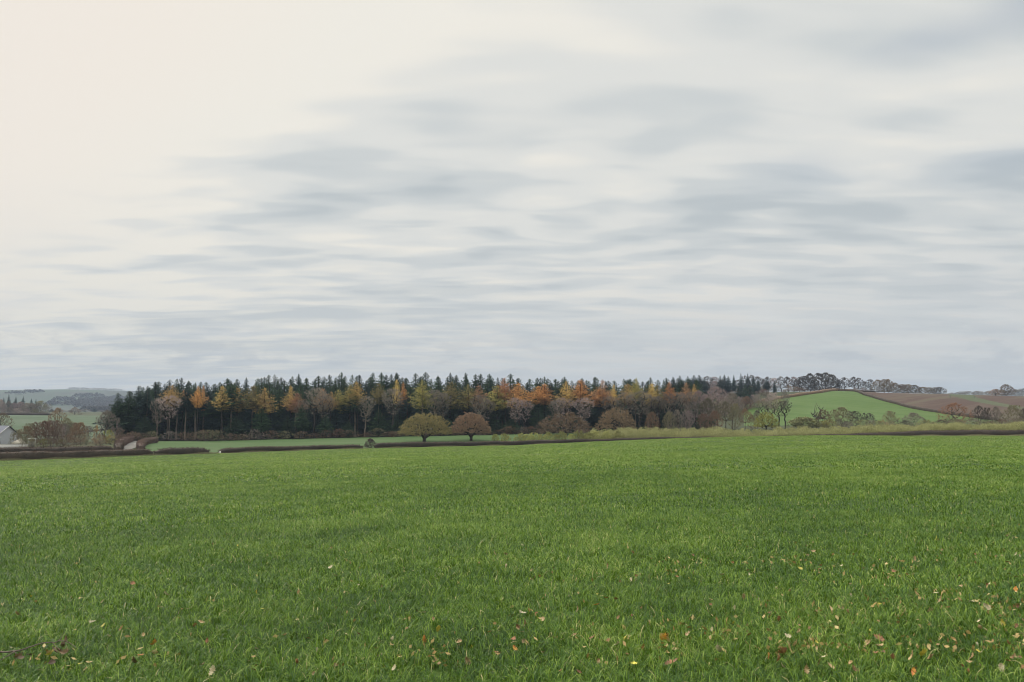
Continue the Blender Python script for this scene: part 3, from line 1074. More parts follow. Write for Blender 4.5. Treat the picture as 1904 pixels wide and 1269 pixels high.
# --- pale willow bushes, then the thicket
sb = [(920, 806, 14), (938, 805, 26), (966, 804, 22), (979, 806, 14), (993, 803, 24), (1006, 806, 15), (1019, 802, 20), (1033, 806, 14), (1047, 801, 20), (1062, 806, 14),
      (1076, 799, 26), (1092, 802, 18), (1106, 799, 28), (1128, 799, 26), (1150, 799, 28)]
for k, (x, top, w) in enumerate(sb):
    tree('sapling', x, 262 if w > 17 else 272, top, w, 'sapling', 'pale yellow-green bush behind the hedge, %s from the left' % nth(k + 1), 'bush',
         'pale bushes along the hedge', var=k)


def thicket():
    gg = Geo()
    n = 1500
    xs_ = rng.uniform(1100, 2060, n)
    d = rng.random(n)
    rr = np.interp(xs_, [1100, 1180, 1904, 2060], [268, 270, 262, 258]) + d * 18
    a = np.arctan((xs_ - 952) / 1438)
    Xb, Yb = rr * np.sin(a), rr * np.cos(a)
    Zb = height(Xb, Yb)
    # crowns reach a fairly even line; a few longer shoots stand out
    hh = np.interp(xs_, [1100, 1300, 1600, 1904, 2060], [2.6, 2.5, 1.95, 1.8, 1.8]) * rng.uniform(.6, 1.2, n)
    hh = hh + .25 * np.sin(xs_ * .11) + .3 * np.sin(xs_ * .043 + 1)
    m = 95
    src = np.repeat(np.arange(n), m)
    f = rng.random(n * m) ** .65
    ang = rng.uniform(0, 6.28, n * m)
    rad = 1.15 * (.3 + .7 * np.sin(np.pi * np.clip(f, .05, .95))) * np.sqrt(rng.random(n * m))
    P = np.stack([Xb[src] + np.cos(ang) * rad, Yb[src] + np.sin(ang) * rad, Zb[src] + hh[src] * f - .1], 1)
    D = np.stack([np.cos(ang) * .5, np.sin(ang) * .5, np.full(n * m, 1.1)], 1) + rng.normal(size=(n * m, 3)) * .3
    plant = rng.random(n) * .7
    gg.leaves(P, D, rng.uniform(.3, .6, n * m), .15, tone=np.clip(plant[src] + rng.random(n * m) * .3, 0, 1))
    # upright shoots
    m = 14
    src = np.repeat(np.arange(n), m)
    P = np.stack([Xb[src] + rng.normal(size=n * m) * .5, Yb[src] + rng.normal(size=n * m) * .5, Zb[src] + hh[src] * rng.uniform(.2, .9, n * m)], 1)
    D = rng.normal(size=(n * m, 3)) * .18 + np.array([0, 0, 1.])
    gg.slivers(P, D, rng.uniform(.7, 1.9, n * m), .05)
    return tag(link('sapling_thicket', gg.mesh('sapling_thicket', M['sapling_gold'])), 'long band of pale golden-green saplings behind the field hedge', 'saplings', kind='stuff')


thicket()

# --- trees of the right-hand side, in front of the hill
T = tree
T('leafy_oak', 1425, 303, 765, 40, 'leaf_yellow', 'small round tree with yellow-green leaves above the sapling band', 'tree', var=0, name='field_maple_tree')
T('bare_tall', 1449, 308, 740, 24, 'olive_twig', 'tall narrow bare tree just right of the yellow-green tree', 'bare tree', var=1)
T('bare_tall', 1461, 306, 744, 24, 'twig_dark', 'tall dark ivy-clad tree, right one of the narrow pair', 'bare tree', var=2)
T('bare_tall', 1418, 330, 744, 28, 'olive_twig', 'thin olive-brown bare tree behind the yellow-green tree', 'bare tree', var=0)
T('bare_tall', 1436, 326, 742, 26, 'twig', 'thin grey-brown bare tree left of the narrow pair', 'bare tree', var=3)
T('sapling', 1496, 305, 774, 50, 'sapling_gold', 'low wide golden willow left of the brown oaks', 'bush', var=0)
T('sapling', 1478, 306, 780, 34, 'sapling_gold', 'small golden willow right of the ivy-clad tree', 'bush', var=1)
T('gnarled', 1523, 430, 745, 28, 'twig_dark', 'stag-headed dead tree standing on the green hill', 'bare tree', var=0)
T('clump_tree', 1535, 322, 760, 40, 'leaf_brown', 'brown round tree below the stag-headed tree', 'tree', var=0)
T('clump_tree', 1567, 318, 755, 44, 'olive_twig', 'round bare tree with pale trunk, foot of the green hill', 'bare tree', var=1, bark='bark_pale')
T('sapling', 1532, 304, 781, 20, 'leaf_yellow', 'small yellow-green bush in front of the brown round tree', 'bush', var=2)
T('clump_tree', 1594, 322, 763, 34, 'twig_dark', 'dark bare tree, left of the dark pair at the hill foot', 'bare tree', var=2)
T('clump_tree', 1615, 320, 767, 32, 'twig_dark', 'dark bare tree, right of the dark pair at the hill foot', 'bare tree', var=3)
T('clump_tree', 1656, 316, 763, 38, 'olive_twig', 'fawn round bare tree with ochre skirt, middle of the hill foot', 'bare tree', var=0)
T('scrub', 1640, 306, 780, 40, 'leaf_ochre', 'low ochre shrub beneath the fawn round tree', 'shrub', var=0)
T('clump_tree', 1697, 314, 766, 38, 'twig', 'domed grey-brown bare tree left of the tiny spruce', 'bare tree', var=1)
T('spruce', 1722, 306, 778, 11, 'needle', 'tiny dark spruce beside the domed grey-brown tree', 'conifer', var=0)
T('scrub', 1738, 306, 784, 22, 'twig_red', 'rusty little shrub right of the tiny spruce', 'shrub', var=1)
T('bare_round', 1777, 310, 747, 54, 'larch_rust', 'spreading orange-brown tree before the ploughed field', 'tree', var=2, name='beech_tree')
T('scrub', 1764, 305, 776, 44, 'olive_twig', 'olive scrub under the spreading orange-brown tree', 'shrub', var=2)
T('bare_round', 1822, 312, 753, 28, 'twig_dark', 'dark upright bare tree right of the orange-brown tree', 'bare tree', var=3)
T('clump_tree', 1836, 314, 756, 26, 'twig_dark', 'second dark upright bare tree right of the orange-brown tree', 'bare tree', var=0)
T('clump_tree', 1853, 312, 754, 24, 'twig', 'slim grey bare tree left of the fawn willow', 'bare tree', var=1)
T('clump_tree', 1881, 310, 751, 44, 'olive_twig', 'fawn willow with rising stems near the right edge', 'bare tree', var=2, bark='bark_pale')
T('clump_tree', 1908, 312, 758, 34, 'twig_dark', 'dark bare tree cut by the right edge of the view', 'bare tree', var=3)
T('bare_round', 1945, 312, 755, 44, 'twig', 'bare tree beyond the right edge of the view', 'bare tree', var=1)

for k, x in enumerate(np.arange(1504, 1925, 19.0)):
    x = x + random.uniform(-6, 6)
    T('scrub', x, 303, random.uniform(776, 784), random.uniform(24, 38), random.choice(['olive_twig', 'twig', 'leaf_ochre', 'scrub', 'sapling_gold', 'twig_dark']),
      'low autumn shrub behind the sapling band at the hill foot, %s from the left' % nth(k + 1), 'shrub', 'low shrubs at the hill foot', var=k)
# --- ridge beyond the wood: dark conifers, then bare skyline trees
for k, (x, top, w) in enumerate([(1255, 700, 20), (1268, 698, 20), (1281, 699, 20), (1292, 697, 22), (1303, 697, 24), (1312, 703, 18), (1342, 698, 14), (1350, 696, 16), (1358, 699, 14),
                                 (1367, 697, 9), (1381, 694, 12), (1393, 694, 11), (1404, 700, 10), (1413, 705, 8), (1428, 705, 12), (1443, 708, 7)]):
    T('spruce', x, 640 + (k % 3) * 6, top, w, 'needle_blue', 'dark conifer on the ridge between wood and hill, %s from the left' % nth(k + 1), 'conifer', 'conifers on the ridge', var=k)
for k, (x, top, w) in enumerate([(1375, 717, 18), (1387, 715, 20), (1397, 716, 18)]):
    T('spruce', x, 560, top, w, 'needle', 'low dark conifer on the scrubby slope, %s of three from the left' % nth(k + 1), 'conifer', 'low conifers on the scrubby slope', var=k + 1)
ri = [(1318, 699, 22, 'twig_dark'), (1330, 698, 20, 'twig_pink'), (1374, 698, 16, 'twig_dark'), (1388, 699, 16, 'twig_dark'), (1400, 697, 16, 'twig_dark'), (1411, 696, 18, 'twig_dark'), (1421, 698, 16, 'twig_dark'), (1431, 699, 18, 'twig_dark'), (1442, 699, 16, 'twig_pink'),
      (1456, 697, 18, 'twig_dark'), (1468, 696, 20, 'twig_dark'), (1479, 698, 16, 'twig_pink'), (1489, 699, 16, 'twig_dark'), (1498, 695, 24, 'twig_dark'), (1510, 694, 22, 'twig_dark'), (1526, 694, 24, 'twig_dark'),
      (1539, 692, 28, 'twig_dark'), (1551, 697, 18, 'twig_dark'), (1563, 700, 16, 'twig_dark'), (1574, 700, 18, 'twig_dark'), (1592, 701, 14, 'twig_dark'), (1601, 700, 16, 'twig_dark'), (1613, 702, 14, 'twig_dark'), (1621, 702, 12, 'twig_dark')]
for k, (x, top, w, cm) in enumerate(ri):
    T('ridge_round' if 1494 < x < 1556 else 'ridge_tree', x, 704 + (k % 3) * 3, top + random.uniform(-2, 3) + (5 * (k % 4 == 2) if x < 1490 or x > 1560 else 0), w * random.uniform(1.1, 1.6), cm, 'bare tree on the ridge skyline, %s from the left' % nth(k + 1), 'bare tree', 'bare trees on the ridge skyline', var=k)
rr_ = [(1636, 705, 18, 'leaf_brown'), (1648, 704, 18, 'twig'), (1656, 704, 16, 'leaf_brown'), (1668, 711, 20, 'leaf_brown'), (1682, 714, 22, 'leaf_brown'), (1693, 714, 18, 'leaf_brown'), (1705, 715, 16, 'twig_dark'),
       (1720, 719, 20, 'leaf_brown'), (1732, 720, 16, 'twig'), (1742, 720, 14, 'twig'), (1751, 719, 17, 'twig_dark')]
for k, (x, top, w, cm) in enumerate(rr_):
    T('ridge_round', x, 704 + (k % 2) * 4, top, w * 1.35, cm, 'rounded brown tree on the crest above the ploughland, %s from the left' % nth(k + 1), 'tree', 'rounded trees above the ploughland', var=k)
T('bare_round', 1855, 700, 723, 22, 'larch_rust', 'smaller rusty tree beside the lone skyline oak at far right', 'tree', var=0)
T('ridge_round', 1875, 698, 714, 27, 'leaf_brown', 'lone skyline oak at far right, open brown crown on one trunk', 'oak', var=2, name='oak_tree')
for k, x in enumerate(np.arange(1322, 1632, 9.0)):
    T('scrub', x + random.uniform(-3, 3), 701, np.interp(x, [1322, 1480, 1632], [715, 720, 723]) + random.uniform(-3, 3), random.uniform(12, 20), random.choice(['twig_dark', 'twig_red', 'twig']),
      'brown shrub under the ridge skyline trees, %s from the left' % nth(k + 1), 'shrub', 'shrubs under the ridge trees', var=k)
for k, x in enumerate(np.arange(1286, 1352, 11.0)):
    T('clump_tree', x, 672, random.uniform(704, 711), random.uniform(20, 28), random.choice(['twig_dark', 'twig', 'twig_pink']),
      'bushy bare tree closing the gap between wood and ridge, %s from the left' % nth(k + 1), 'bare tree', 'bushy trees between wood and ridge', var=k)
# the scrubby slope
sl = []
for k in range(34):
    x = random.uniform(1322, 1470)
    lo_y = np.interp(x, [1322, 1400, 1470], [758, 750, 738])
    f = random.random()
    top = np.interp(x, [1322, 1400, 1470], [724, 717, 716]) * (1 - f) + (lo_y - 14) * f
    r_ = 685 - 150 * f
    sl.append((x, r_, top))
sl.sort()
for k, (x, r_, top) in enumerate(sl):
    T('clump_tree', x, r_, top, random.uniform(18, 30), random.choice(['twig', 'twig_red', 'twig_pink', 'olive_twig']),
      'bare scrub tree on the slope left of the green hill, %s from the left' % nth(k + 1), 'bare tree', 'scrub trees on the slope left of the hill')
for k, x in enumerate(np.arange(1468, 1500, 7.5)):
    T('scrub', x, 690, np.interp(x, [1468, 1500], [716, 722]), 14, 'twig_red', 'brown thorn bush on the upper edge of the green hill, %s from left' % nth(k + 1), 'shrub', 'thorn bushes on the hill edge')
for k in range(16):
    x = 1765 + k * 10.5
    T('clump_tree', x, 1490, np.interp(x, [1765, 1800, 1850, 1940], [730, 728, 725, 722]) + random.uniform(-1.5, 2), random.uniform(16, 25), random.choice(['twig_dark', 'twig']),
      'hazy tree on the far ridge behind the ploughland, %s from the left' % nth(k + 1), 'tree', 'hazy trees on the far right ridge', var=k)

# --- left side: thicket round the house, single trees, far wood
lt = [(34, 797, 24, 'olive_twig'), (46, 790, 26, 'leaf_brown'), (58, 785, 24, 'olive_twig'), (68, 782, 26, 'twig_red'), (80, 780, 28, 'twig_red'), (92, 780, 26, 'twig'), (104, 779, 26, 'twig_red'), (114, 785, 24, 'twig'),
      (126, 784, 24, 'olive_twig'), (139, 784, 24, 'twig_red'), (150, 783, 24, 'twig_red'), (158, 790, 18, 'twig')]
for k, (x, top, w, cm) in enumerate(lt):
    T('clump_tree', x, 318 + (k % 3) * 5, top, w * 1.3, cm, 'bare brown tree in the clump right of the house, %s from the left' % nth(k + 1), 'bare tree', 'clump of bare trees by the house', var=k)
lf = [(46, 812, 18, 'olive_twig'), (62, 812, 16, 'olive_twig'), (80, 814, 18, 'leaf_yellow'), (98, 812, 26, 'scrub'), (112, 815, 22, 'leaf_ochre'), (132, 806, 28, 'twig_red'), (150, 814, 22, 'scrub'),
      (163, 817, 18, 'olive_twig'), (178, 810, 22, 'twig_red'), (190, 806, 30, 'twig_red'), (204, 808, 24, 'leaf_ochre'), (216, 806, 22, 'scrub')]
for k, (x, top, w, cm) in enumerate(lf):
    T('scrub', x, 300 if x < 170 else 285, top, w, cm, 'shrub behind the lane hedge in the left dip, %s from the left' % nth(k + 1), 'shrub', 'shrubs behind the lane hedge', var=k)
T('bare_round', 105, 420, 756, 36, 'twig_red', 'round red-brown tree rising above the bare clump by the house', 'bare tree', var=0)
T('wood_round', 124, 400, 776, 26, 'olive_twig', 'olive-tinted tree right of the round red-brown tree', 'bare tree', var=1)
T('bare_round', 5, 470, 766, 30, 'leaf_brown', 'brown field tree at the left edge above the house', 'tree', var=1)
T('bare_round', 198, 300, 760, 44, 'twig', 'spreading bare oak against the left end of the wood', 'bare tree', var=2)
T('scrub', 181, 296, 788, 14, 'larch_gold', 'small pale gold bush left of the spreading bare oak', 'bush', var=1)
T('scrub', 206, 290, 796, 18, 'leaf_yellow', 'pale yellow bush at the lane bend by the wood', 'bush', var=2)
T('bare_tall', 118, 300, 792, 7, 'twig_pink', 'slim pale birch standing before the bare clump', 'bare tree', var=0, bark='bark_pale', name='birch_tree')
fw = [(-14, 742, 26, 'twig'), (0, 741, 24, 'twig_pink'), (10, 745, 24, 'twig'), (22, 748, 24, 'twig_pink'), (33, 746, 24, 'twig_pink'), (45, 748, 26, 'twig'), (56, 750, 24, 'twig'), (66, 749, 24, 'twig'), (74, 744, 26, 'olive_twig'),
      (84, 750, 16, 'twig'), (28, 758, 18, 'twig_pink'), (14, 757, 20, 'twig'), (48, 760, 16, 'twig_pink'), (62, 760, 18, 'olive_twig'), (75, 765, 16, 'twig'), (-25, 745, 26, 'twig')]
fw.sort()
for k, (x, top, w, cm) in enumerate(fw):
    T('clump_tree', x, 860 - (top > 756) * 40 + (k % 2) * 8, top, w, cm, 'bare tree of the small far wood at left, %s from its left end' % nth(k + 1), 'bare tree', 'bare trees of the far left wood', var=k)
for k, (x, top, w) in enumerate([(3, 739, 8), (13, 733, 8), (24, 737, 8), (38, 737, 8), (55, 741, 7), (63, 742, 7)]):
    T('spruce', x, 880, top, w, 'needle_blue', 'dark conifer rising from the small far wood at left, %s from left' % nth(k + 1), 'conifer', 'conifers of the far left wood', var=k)
T('bare_round', 137, 900, 757, 18, 'twig_red', 'dull red tree at the far edge of the left field', 'bare tree', var=3)
T('scrub', 146, 880, 767, 16, 'twig', 'low grey bush right of the dull red field tree', 'shrub', var=0)
for k in range(10):
    x = 92 + k * 13.5 + random.uniform(-3, 3)
    T('bare_round' if k % 3 else 'spruce', x, 1500, 761 + random.uniform(-2, 3), random.uniform(12, 20) if k % 3 else 8, 'twig' if k % 3 else 'needle_blue',
      'hazy tree in the valley below the far hill, %s from the left' % nth(k + 1), 'tree', 'hazy valley trees below the far hill', var=k)
for k in range(24):
    x = 126 + k * 4.1 + (random.uniform(-1, 1) if k else -1)
    T('bare_round', x, 4190, 719.8 + .12 * k + random.uniform(-.6, 1.5), random.uniform(4.0, 6.5), 'twig_dark', 'tiny skyline tree on the far hill, %s from the left' % nth(k + 1),
      'tree', 'skyline trees on the far hill', var=k, sink=.5)


def far_woods():
    gg = Geo()
    cl_ = [(186, 750, 40, 8), (150, 752, 34, 6), (205, 758, 30, 6), (120, 745, 18, 2.5), (165, 738, 30, 2), (215, 745, 25, 6), (60, 730.5, 30, .5), (30, 733, 25, .4), (190, 765, 35, 3), (95, 753, 14, 2)]
    pts = []
    for (cx, cy, wx, wy) in cl_:
        for _ in range(int(wx * wy * .9) + 8):
            x_, y_ = random.gauss(cx, wx * .42), random.gauss(cy, wy * .42)
            if y_ < 728 or x_ > 235:
                continue
            pts.append((x_, y_))
    ax = [p[0] for p in pts]
    for x_, y_ in pts:
        X_, Y_, Z_, r_ = hit(x_, y_, 2000)
        if r_ > 4150:
            continue
        h_ = random.uniform(8, 14)
        n = 26
        a = rng.uniform(0, 6.28, n)
        ph = rng.uniform(0, 1.5, n)
        P = np.stack([X_ + np.cos(a) * np.cos(ph) * h_ * .45, Y_ + np.sin(a) * np.cos(ph) * h_ * .45, Z_ + h_ * .4 + np.sin(ph) * h_ * .5], 1)
        gg.leaves(P - np.array([0, 0, h_ * .2]), rng.normal(size=(n, 3)) + np.array([0, 0, 1.5]), h_ * .45, h_ * .35)
    return tag(link('distant_wood', gg.mesh('distant_wood', M['twig_dark'])), 'hazy blue-grey woods and hedgerows covering the far hillside', 'woodland', kind='stuff')


far_woods()

# ------------------------------------------------------------------ hedges
def hedge(pts, hgt, wid, label, top='hedge_top', body='hedge', wild=0.25, dens=64, name='hedge'):
    P = [np.array(pts[0][:2])]
    for a_, b_ in zip(pts[:-1], pts[1:]):
        a_, b_ = np.array(a_[:2]), np.array(b_[:2])
        n = max(1, int(np.linalg.norm(b_ - a_) / .8))
        for k in range(1, n + 1):
            P.append(a_ + (b_ - a_) * k / n)
    P = np.array(P)
    L = len(P)
    T_ = np.gradient(P, axis=0)
    T_ /= np.linalg.norm(T_, axis=1, keepdims=True) + 1e-9
    N_ = np.stack([-T_[:, 1], T_[:, 0]], 1)
    z = height(P[:, 0], P[:, 1]) - .12
    s = np.arange(L)
    ht = hgt * (1 + .05 * np.sin(s * .13) + .04 * np.sin(s * .41 + 2) + rng.normal(size=L) * .02)
    te = np.clip(np.minimum(s, L - 1 - s) / 2.5, 0, 1)
    ht = ht * (.55 + .45 * np.sqrt(te))
    wd = wid * (.5 + .5 * np.sqrt(te)) * (1 + .10 * np.sin(s * .21 + 1) + rng.normal(size=L) * .05)
    prof = [(-.42, 0), (-.5, .35), (-.48, .8), (-.32, .97), (0, 1.0), (.32, .97), (.48, .8), (.5, .35), (.42, 0)]
    V = []
    for (pu, pv) in prof:
        off = pu * wd * .92 + rng.normal(size=L) * .05
        V.append(np.stack([P[:, 0] + N_[:, 0] * off, P[:, 1] + N_[:, 1] * off, z + ht * pv * .93 + rng.normal(size=L) * .03], 1))
    V = np.stack(V, 1).reshape(-1, 3)
    m = len(prof)
    i = np.arange(L - 1)[:, None] * m + np.arange(m - 1)[None]
    F = np.stack([i, i + 1, i + m + 1, i + m], -1).reshape(-1, 4)
    gb, gt = Geo(), Geo()
    gb.add(V, F, np.repeat(rng.random(L), m) * .5)
    for e in (0, (L - 1) * m):
        gb.add(V[e:e + m], np.array([[0, 1, 7, 8], [1, 2, 6, 7], [2, 3, 5, 6]]))
        gb.add(V[e:e + m], np.array([[3, 4, 5]]))
    n = int(L * dens)
    k = rng.integers(0, L, n)
    f = rng.random(n)
    side = np.where(rng.random(n) < .5, -1, 1)
    pv = f ** .8
    c0 = P[k] + T_[k] * rng.uniform(-.45, .45, n)[:, None]
    off = side * wd[k] * .45
    Q = np.stack([c0[:, 0] + N_[k, 0] * off, c0[:, 1] + N_[k, 1] * off, z[k] + ht[k] * pv * .92], 1)
    D = np.stack([N_[k, 0] * side, N_[k, 1] * side, np.full(n, .5)], 1) + rng.normal(size=(n, 3)) * .7
    gb.slivers(Q, D, rng.uniform(.22, .6, n), .085)
    n = int(L * dens * .8)
    k = rng.integers(0, L, n)
    off = rng.uniform(-.45, .45, n) * wd[k]
    c0 = P[k] + T_[k] * rng.uniform(-.45, .45, n)[:, None]
    Q = np.stack([c0[:, 0] + N_[k, 0] * off, c0[:, 1] + N_[k, 1] * off, z[k] + ht[k] * rng.uniform(.86, .95, n)], 1)
    D = rng.normal(size=(n, 3)) * .35 + np.array([0, 0, 1.0])
    Q[:, 2] -= .06
    gt.slivers(Q, D, rng.uniform(.2, .35 + wild, n), .055)
    ctr = np.array([P[L // 2, 0], P[L // 2, 1], z[L // 2]])
    e = bpy.data.objects.new(name, None)
    e.location = ctr
    COL.objects.link(e)
    tag(e, label, 'hedge')
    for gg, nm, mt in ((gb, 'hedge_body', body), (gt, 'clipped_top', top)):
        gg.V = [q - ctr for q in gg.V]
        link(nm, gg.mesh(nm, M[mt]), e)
    return e


def hpts(xs_, fr_):
    return [at(x, fr_(x)) for x in xs_]


hA = lambda x: float(rA(x)) + 2.2
hedge(hpts(np.arange(-150, 286, 15), lambda x: hA(x)), 1.75, 1.6, 'long clipped dark hedge at the left edge of the green field', wild=.1)
hedge(hpts(np.arange(289, 391, 10), lambda x: hA(x)), 1.75, 1.6, 'dark ragged hedge between the lane mouth and the field gap', wild=.35)
hedge(hpts(np.arange(409, 676, 12), lambda x: hA(x)), 1.35, 1.4, 'low dark hedge between the field gap and the upright bush', wild=.3)
hedge(hpts(np.arange(697, 2120, 15), lambda x: float(rA(x)) + float(np.interp(x, [690, 900, 1200], [2.2, 2.6, 10.0]))), 1.6, 1.5,
      'very long dark hedge running from the upright bush to the right edge', wild=.12)
hedge(hpts(np.arange(-150, 215, 15), lambda x: float(np.interp(x, [-150, 0, 120, 215], [212, 216, 222, 230]))), 2.0, 1.7, 'taller clipped hedge behind the first, along the lane', wild=.25)
hedge([at(221, 232), at(223, 245), at(222, 260)], 2.1, 1.9, 'rounded hedge end turning away at the left of the lane mouth', wild=.3)
hedge([at(226, 262), at(236, 285), at(245, 300)], 2.3, 1.6, 'short reddish hedge along the left of the receding lane', body='hedge_top', wild=.2)
hedge([at(263, 240), at(262, 255), at(270, 275), at(290, 290)], 1.9, 1.8, 'rounded reddish hedge at the right of the lane mouth', body='hedge_top', wild=.2)
T('sapling', 688, hA(689) + 1, 814, 19, 'twig_dark', 'small dark upright bush at the end of the low hedge', 'bush', var=0)
hb = [(1584, 699)] + [(x, float(b_low(x)) if x > 1610 else float(np.interp(x, [1588, 1610], [699, float(b_low(1610))]))) for x in (1592, 1610, 1640, 1670, 1700, 1725, 1750, 1775, 1800, 1830, 1860)]
hedge([at(x, r_) for x, r_ in hb], 1.9, 2.0, 'dark hedge descending the hill between grass and ploughland', wild=.3, dens=14)
hedge([at(x, float(b_top(x)) + 3) for x in range(1400, 1536, 10)] + [at(1560, 702), at(1590, 701)], 2.2, 3.0, 'brown hedge along the upper left edge of the green hill', wild=.6, dens=14, body='twig_red')
hedge([at(x, 803) for x in range(-60, 100, 14)], 2.2, 2.5, 'thin dark hedge across the far end of the left field', dens=10)
hedge([at(x, np.interp(x, [-60, 0, 60, 120, 160, 230], [520, 500, 470, 440, 500, 520])) for x in range(-60, 234, 12)], 1.0, 1.5, 'faint dark hedge line crossing the left field', dens=10)
hedge([at(x, 700) for x in range(1600, 1640, 8)], 1.6, 2.5, 'short dark hedge under the skyline trees right of the hill', dens=14)

# ------------------------------------------------------------------ rough verge grass along the hedge foot
def verge():
    gg = Geo()
    n = 52000
    xs_ = rng.uniform(-100, 2050, n)
    rr = rA(xs_) + rng.uniform(.2, 1.7, n) + np.interp(xs_, [900, 1200], [0, 7.0]) * (rng.random(n) < .5)
    a = np.arctan((xs_ - 952) / 1438)
    Xb, Yb = rr * np.sin(a), rr * np.cos(a)
    P = np.stack([Xb, Yb, height(Xb, Yb) - .02], 1)
    gg.slivers(P, rng.normal(size=(n, 3)) * .35 + np.array([0, 0, 1.]), rng.uniform(.12, .45, n) * (1 + .5 * np.sin(xs_ * .07)), .05)
    return tag(link('verge_grass', gg.mesh('verge_grass', M['olive_twig'])), 'rough olive grass along the foot of the hedges', 'grass', kind='stuff')


verge()

# ------------------------------------------------------------------ the house and its garden
M['cladding'] = plain('grey_cladding', (.56, .57, .60), (.62, .63, .66), 1.5, .7)
M['slate'] = plain('slate_roof', (.13, .14, .175), (.17, .18, .215), 2.5, .75)
M['white'] = plain('white_paint', (.70, .70, .68), (.78, .78, .76), 3, .5)
M['darktrim'] = plain('dark_trim', (.05, .055, .06), (.07, .075, .08), 3, .5)
M['render'] = plain('pale_render', (.50, .48, .44), (.58, .56, .52), 2, .8)
M['stone'] = plain('whitish_stone', (.55, .53, .48), (.70, .68, .64), 4, .8, .02)
M['tarp'] = plain('cream_canvas', (.50, .45, .36), (.62, .57, .47), 3, .8)
M['glass'] = plain('pale_glass', (.42, .44, .46), (.55, .57, .58), 1, .15)
M['timber'] = plain('weathered_timber', (.18, .16, .14), (.28, .25, .22), 3, .8)


def boxes(lst):
    V, F = [], []
    for (cx, cy, cz, sx, sy, sz) in lst:
        b = len(V)
        for a_ in (-1, 1):
            for b_ in (-1, 1):
                for c_ in (-1, 1):
                    V.append((cx + a_ * sx / 2, cy + b_ * sy / 2, cz + c_ * sz / 2))
        F += [[b, b + 1, b + 3, b + 2], [b + 4, b + 6, b + 7, b + 5], [b, b + 4, b + 5, b + 1], [b + 2, b + 3, b + 7, b + 6], [b, b + 2, b + 6, b + 4], [b + 1, b + 5, b + 7, b + 3]]
    return np.array(V, float), np.array(F)


def house():
    hx, hy, hzz = at(15, 330)
    e = bpy.data.objects.new('house', None)
    e.location = (hx, hy, hzz - .1)
    # local +x = gable front normal; house runs to -x
    face = math.atan2(-hy, -hx)
    e.rotation_euler = (0, 0, face + R(38))
    COL.objects.link(e)
    tag(e, 'pale grey gabled house with slate roof at the left edge, behind the hedges', 'house')
    w, wl, hr, Ln = 9.2, 3.9, 3.5, 18.0
    V = np.array([(0, -w / 2, 0), (0, w / 2, 0), (0, w / 2, wl), (0, 0, wl + hr), (0, -w / 2, wl),
                  (-Ln, -w / 2, 0), (-Ln, w / 2, 0), (-Ln, w / 2, wl), (-Ln, 0, wl + hr), (-Ln, -w / 2, wl)], float)
    me = bpy.data.meshes.new('wall')
    me.from_pydata([tuple(v) for v in V], [], [(0, 1, 2, 3, 4), (5, 9, 8, 7, 6), (0, 4, 9, 5), (1, 6, 7, 2)])
    me.materials.append(M['cladding'])
    wall = link('wall', me, e)
    o = .35
    th = .18
    sl_ = hr / (w / 2)
    V, F = [], []
    for s in (-1, 1):
        ye, ze = s * (w / 2 + o), wl - o * sl_ + .03
        for (x_) in (.3, -Ln - .3):
            V += [(x_, 0, wl + hr + .03), (x_, ye, ze), (x_, ye, ze + th), (x_, 0, wl + hr + .03 + th)]
    F = []
    for b in (0, 8):
        F += [(b, b + 4, b + 5, b + 1), (b + 3, b + 2, b + 6, b + 7), (b + 1, b + 5, b + 6, b + 2), (b, b + 1, b + 2, b + 3), (b + 4, b + 7, b + 6, b + 5)]
    me = bpy.data.meshes.new('roof')
    me.from_pydata(V, [], F)
    me.materials.append(M['slate'])
    roof = link('roof', me, e)
    for s, mt in ((1, 'darktrim'), (-1, 'white')):
        ye, ze = s * (w / 2 + o), wl - o * sl_
        V = []
        for x_ in (.31, .40):
            V += [(x_, 0, wl + hr + .26), (x_, ye, ze + .24), (x_, ye, ze - .12), (x_, 0, wl + hr - .10)]
        F = [(0, 1, 2, 3), (7, 6, 5, 4), (0, 4, 5, 1), (3, 2, 6, 7), (1, 5, 6, 2), (0, 3, 7, 4)]
        me = bpy.data.meshes.new('bargeboard')
        me.from_pydata(V, [], F)
        me.materials.append(M[mt])
        tag(link('bargeboard', me, e), 'white bargeboard on the left rake' if s < 0 else 'dark bargeboard on the right rake')
    for s in (-1, 1):
        Vb, Fb = boxes([(.04, s * (w / 2 - 1.05), 2.2, .08, 1.7, 2.6)])
        wn = link('window', mesh('window', Vb, [Fb], M['white']), e)
        Vb, Fb = boxes([(.09, s * (w / 2 - 1.05), 2.2, .03, 1.45, 2.35)])
        link('pane', mesh('pane', Vb, [Fb], M['glass']), wn)
    for q in range(3):
        Vb, Fb = boxes([(-3 - q * 5.0, -w / 2 - .03, 2.2, 1.6, .06, 1.3)])
        wn = link('window', mesh('window', Vb, [Fb], M['white']), e)
        Vb, Fb = boxes([(-3 - q * 5.0, -w / 2 - .075, 2.2, 1.35, .03, 1.05)])
        link('pane', mesh('pane', Vb, [Fb], M['glass']), wn)


house()
# low pale garden wall
gx, gy, gz = at(14, 312)
Vb, Fb = boxes([(0, 0, .45, 16, .4, 2.1), (0, 0, 1.56, 16.2, .55, .12)])
o = link('garden_wall', mesh('garden_wall', Vb, [Fb], M['render']), loc=(gx, gy, gz - .1), rot=-math.atan2(gx, gy) + .0)
tag(o, 'low pale rendered wall in front of the grey house', 'wall')
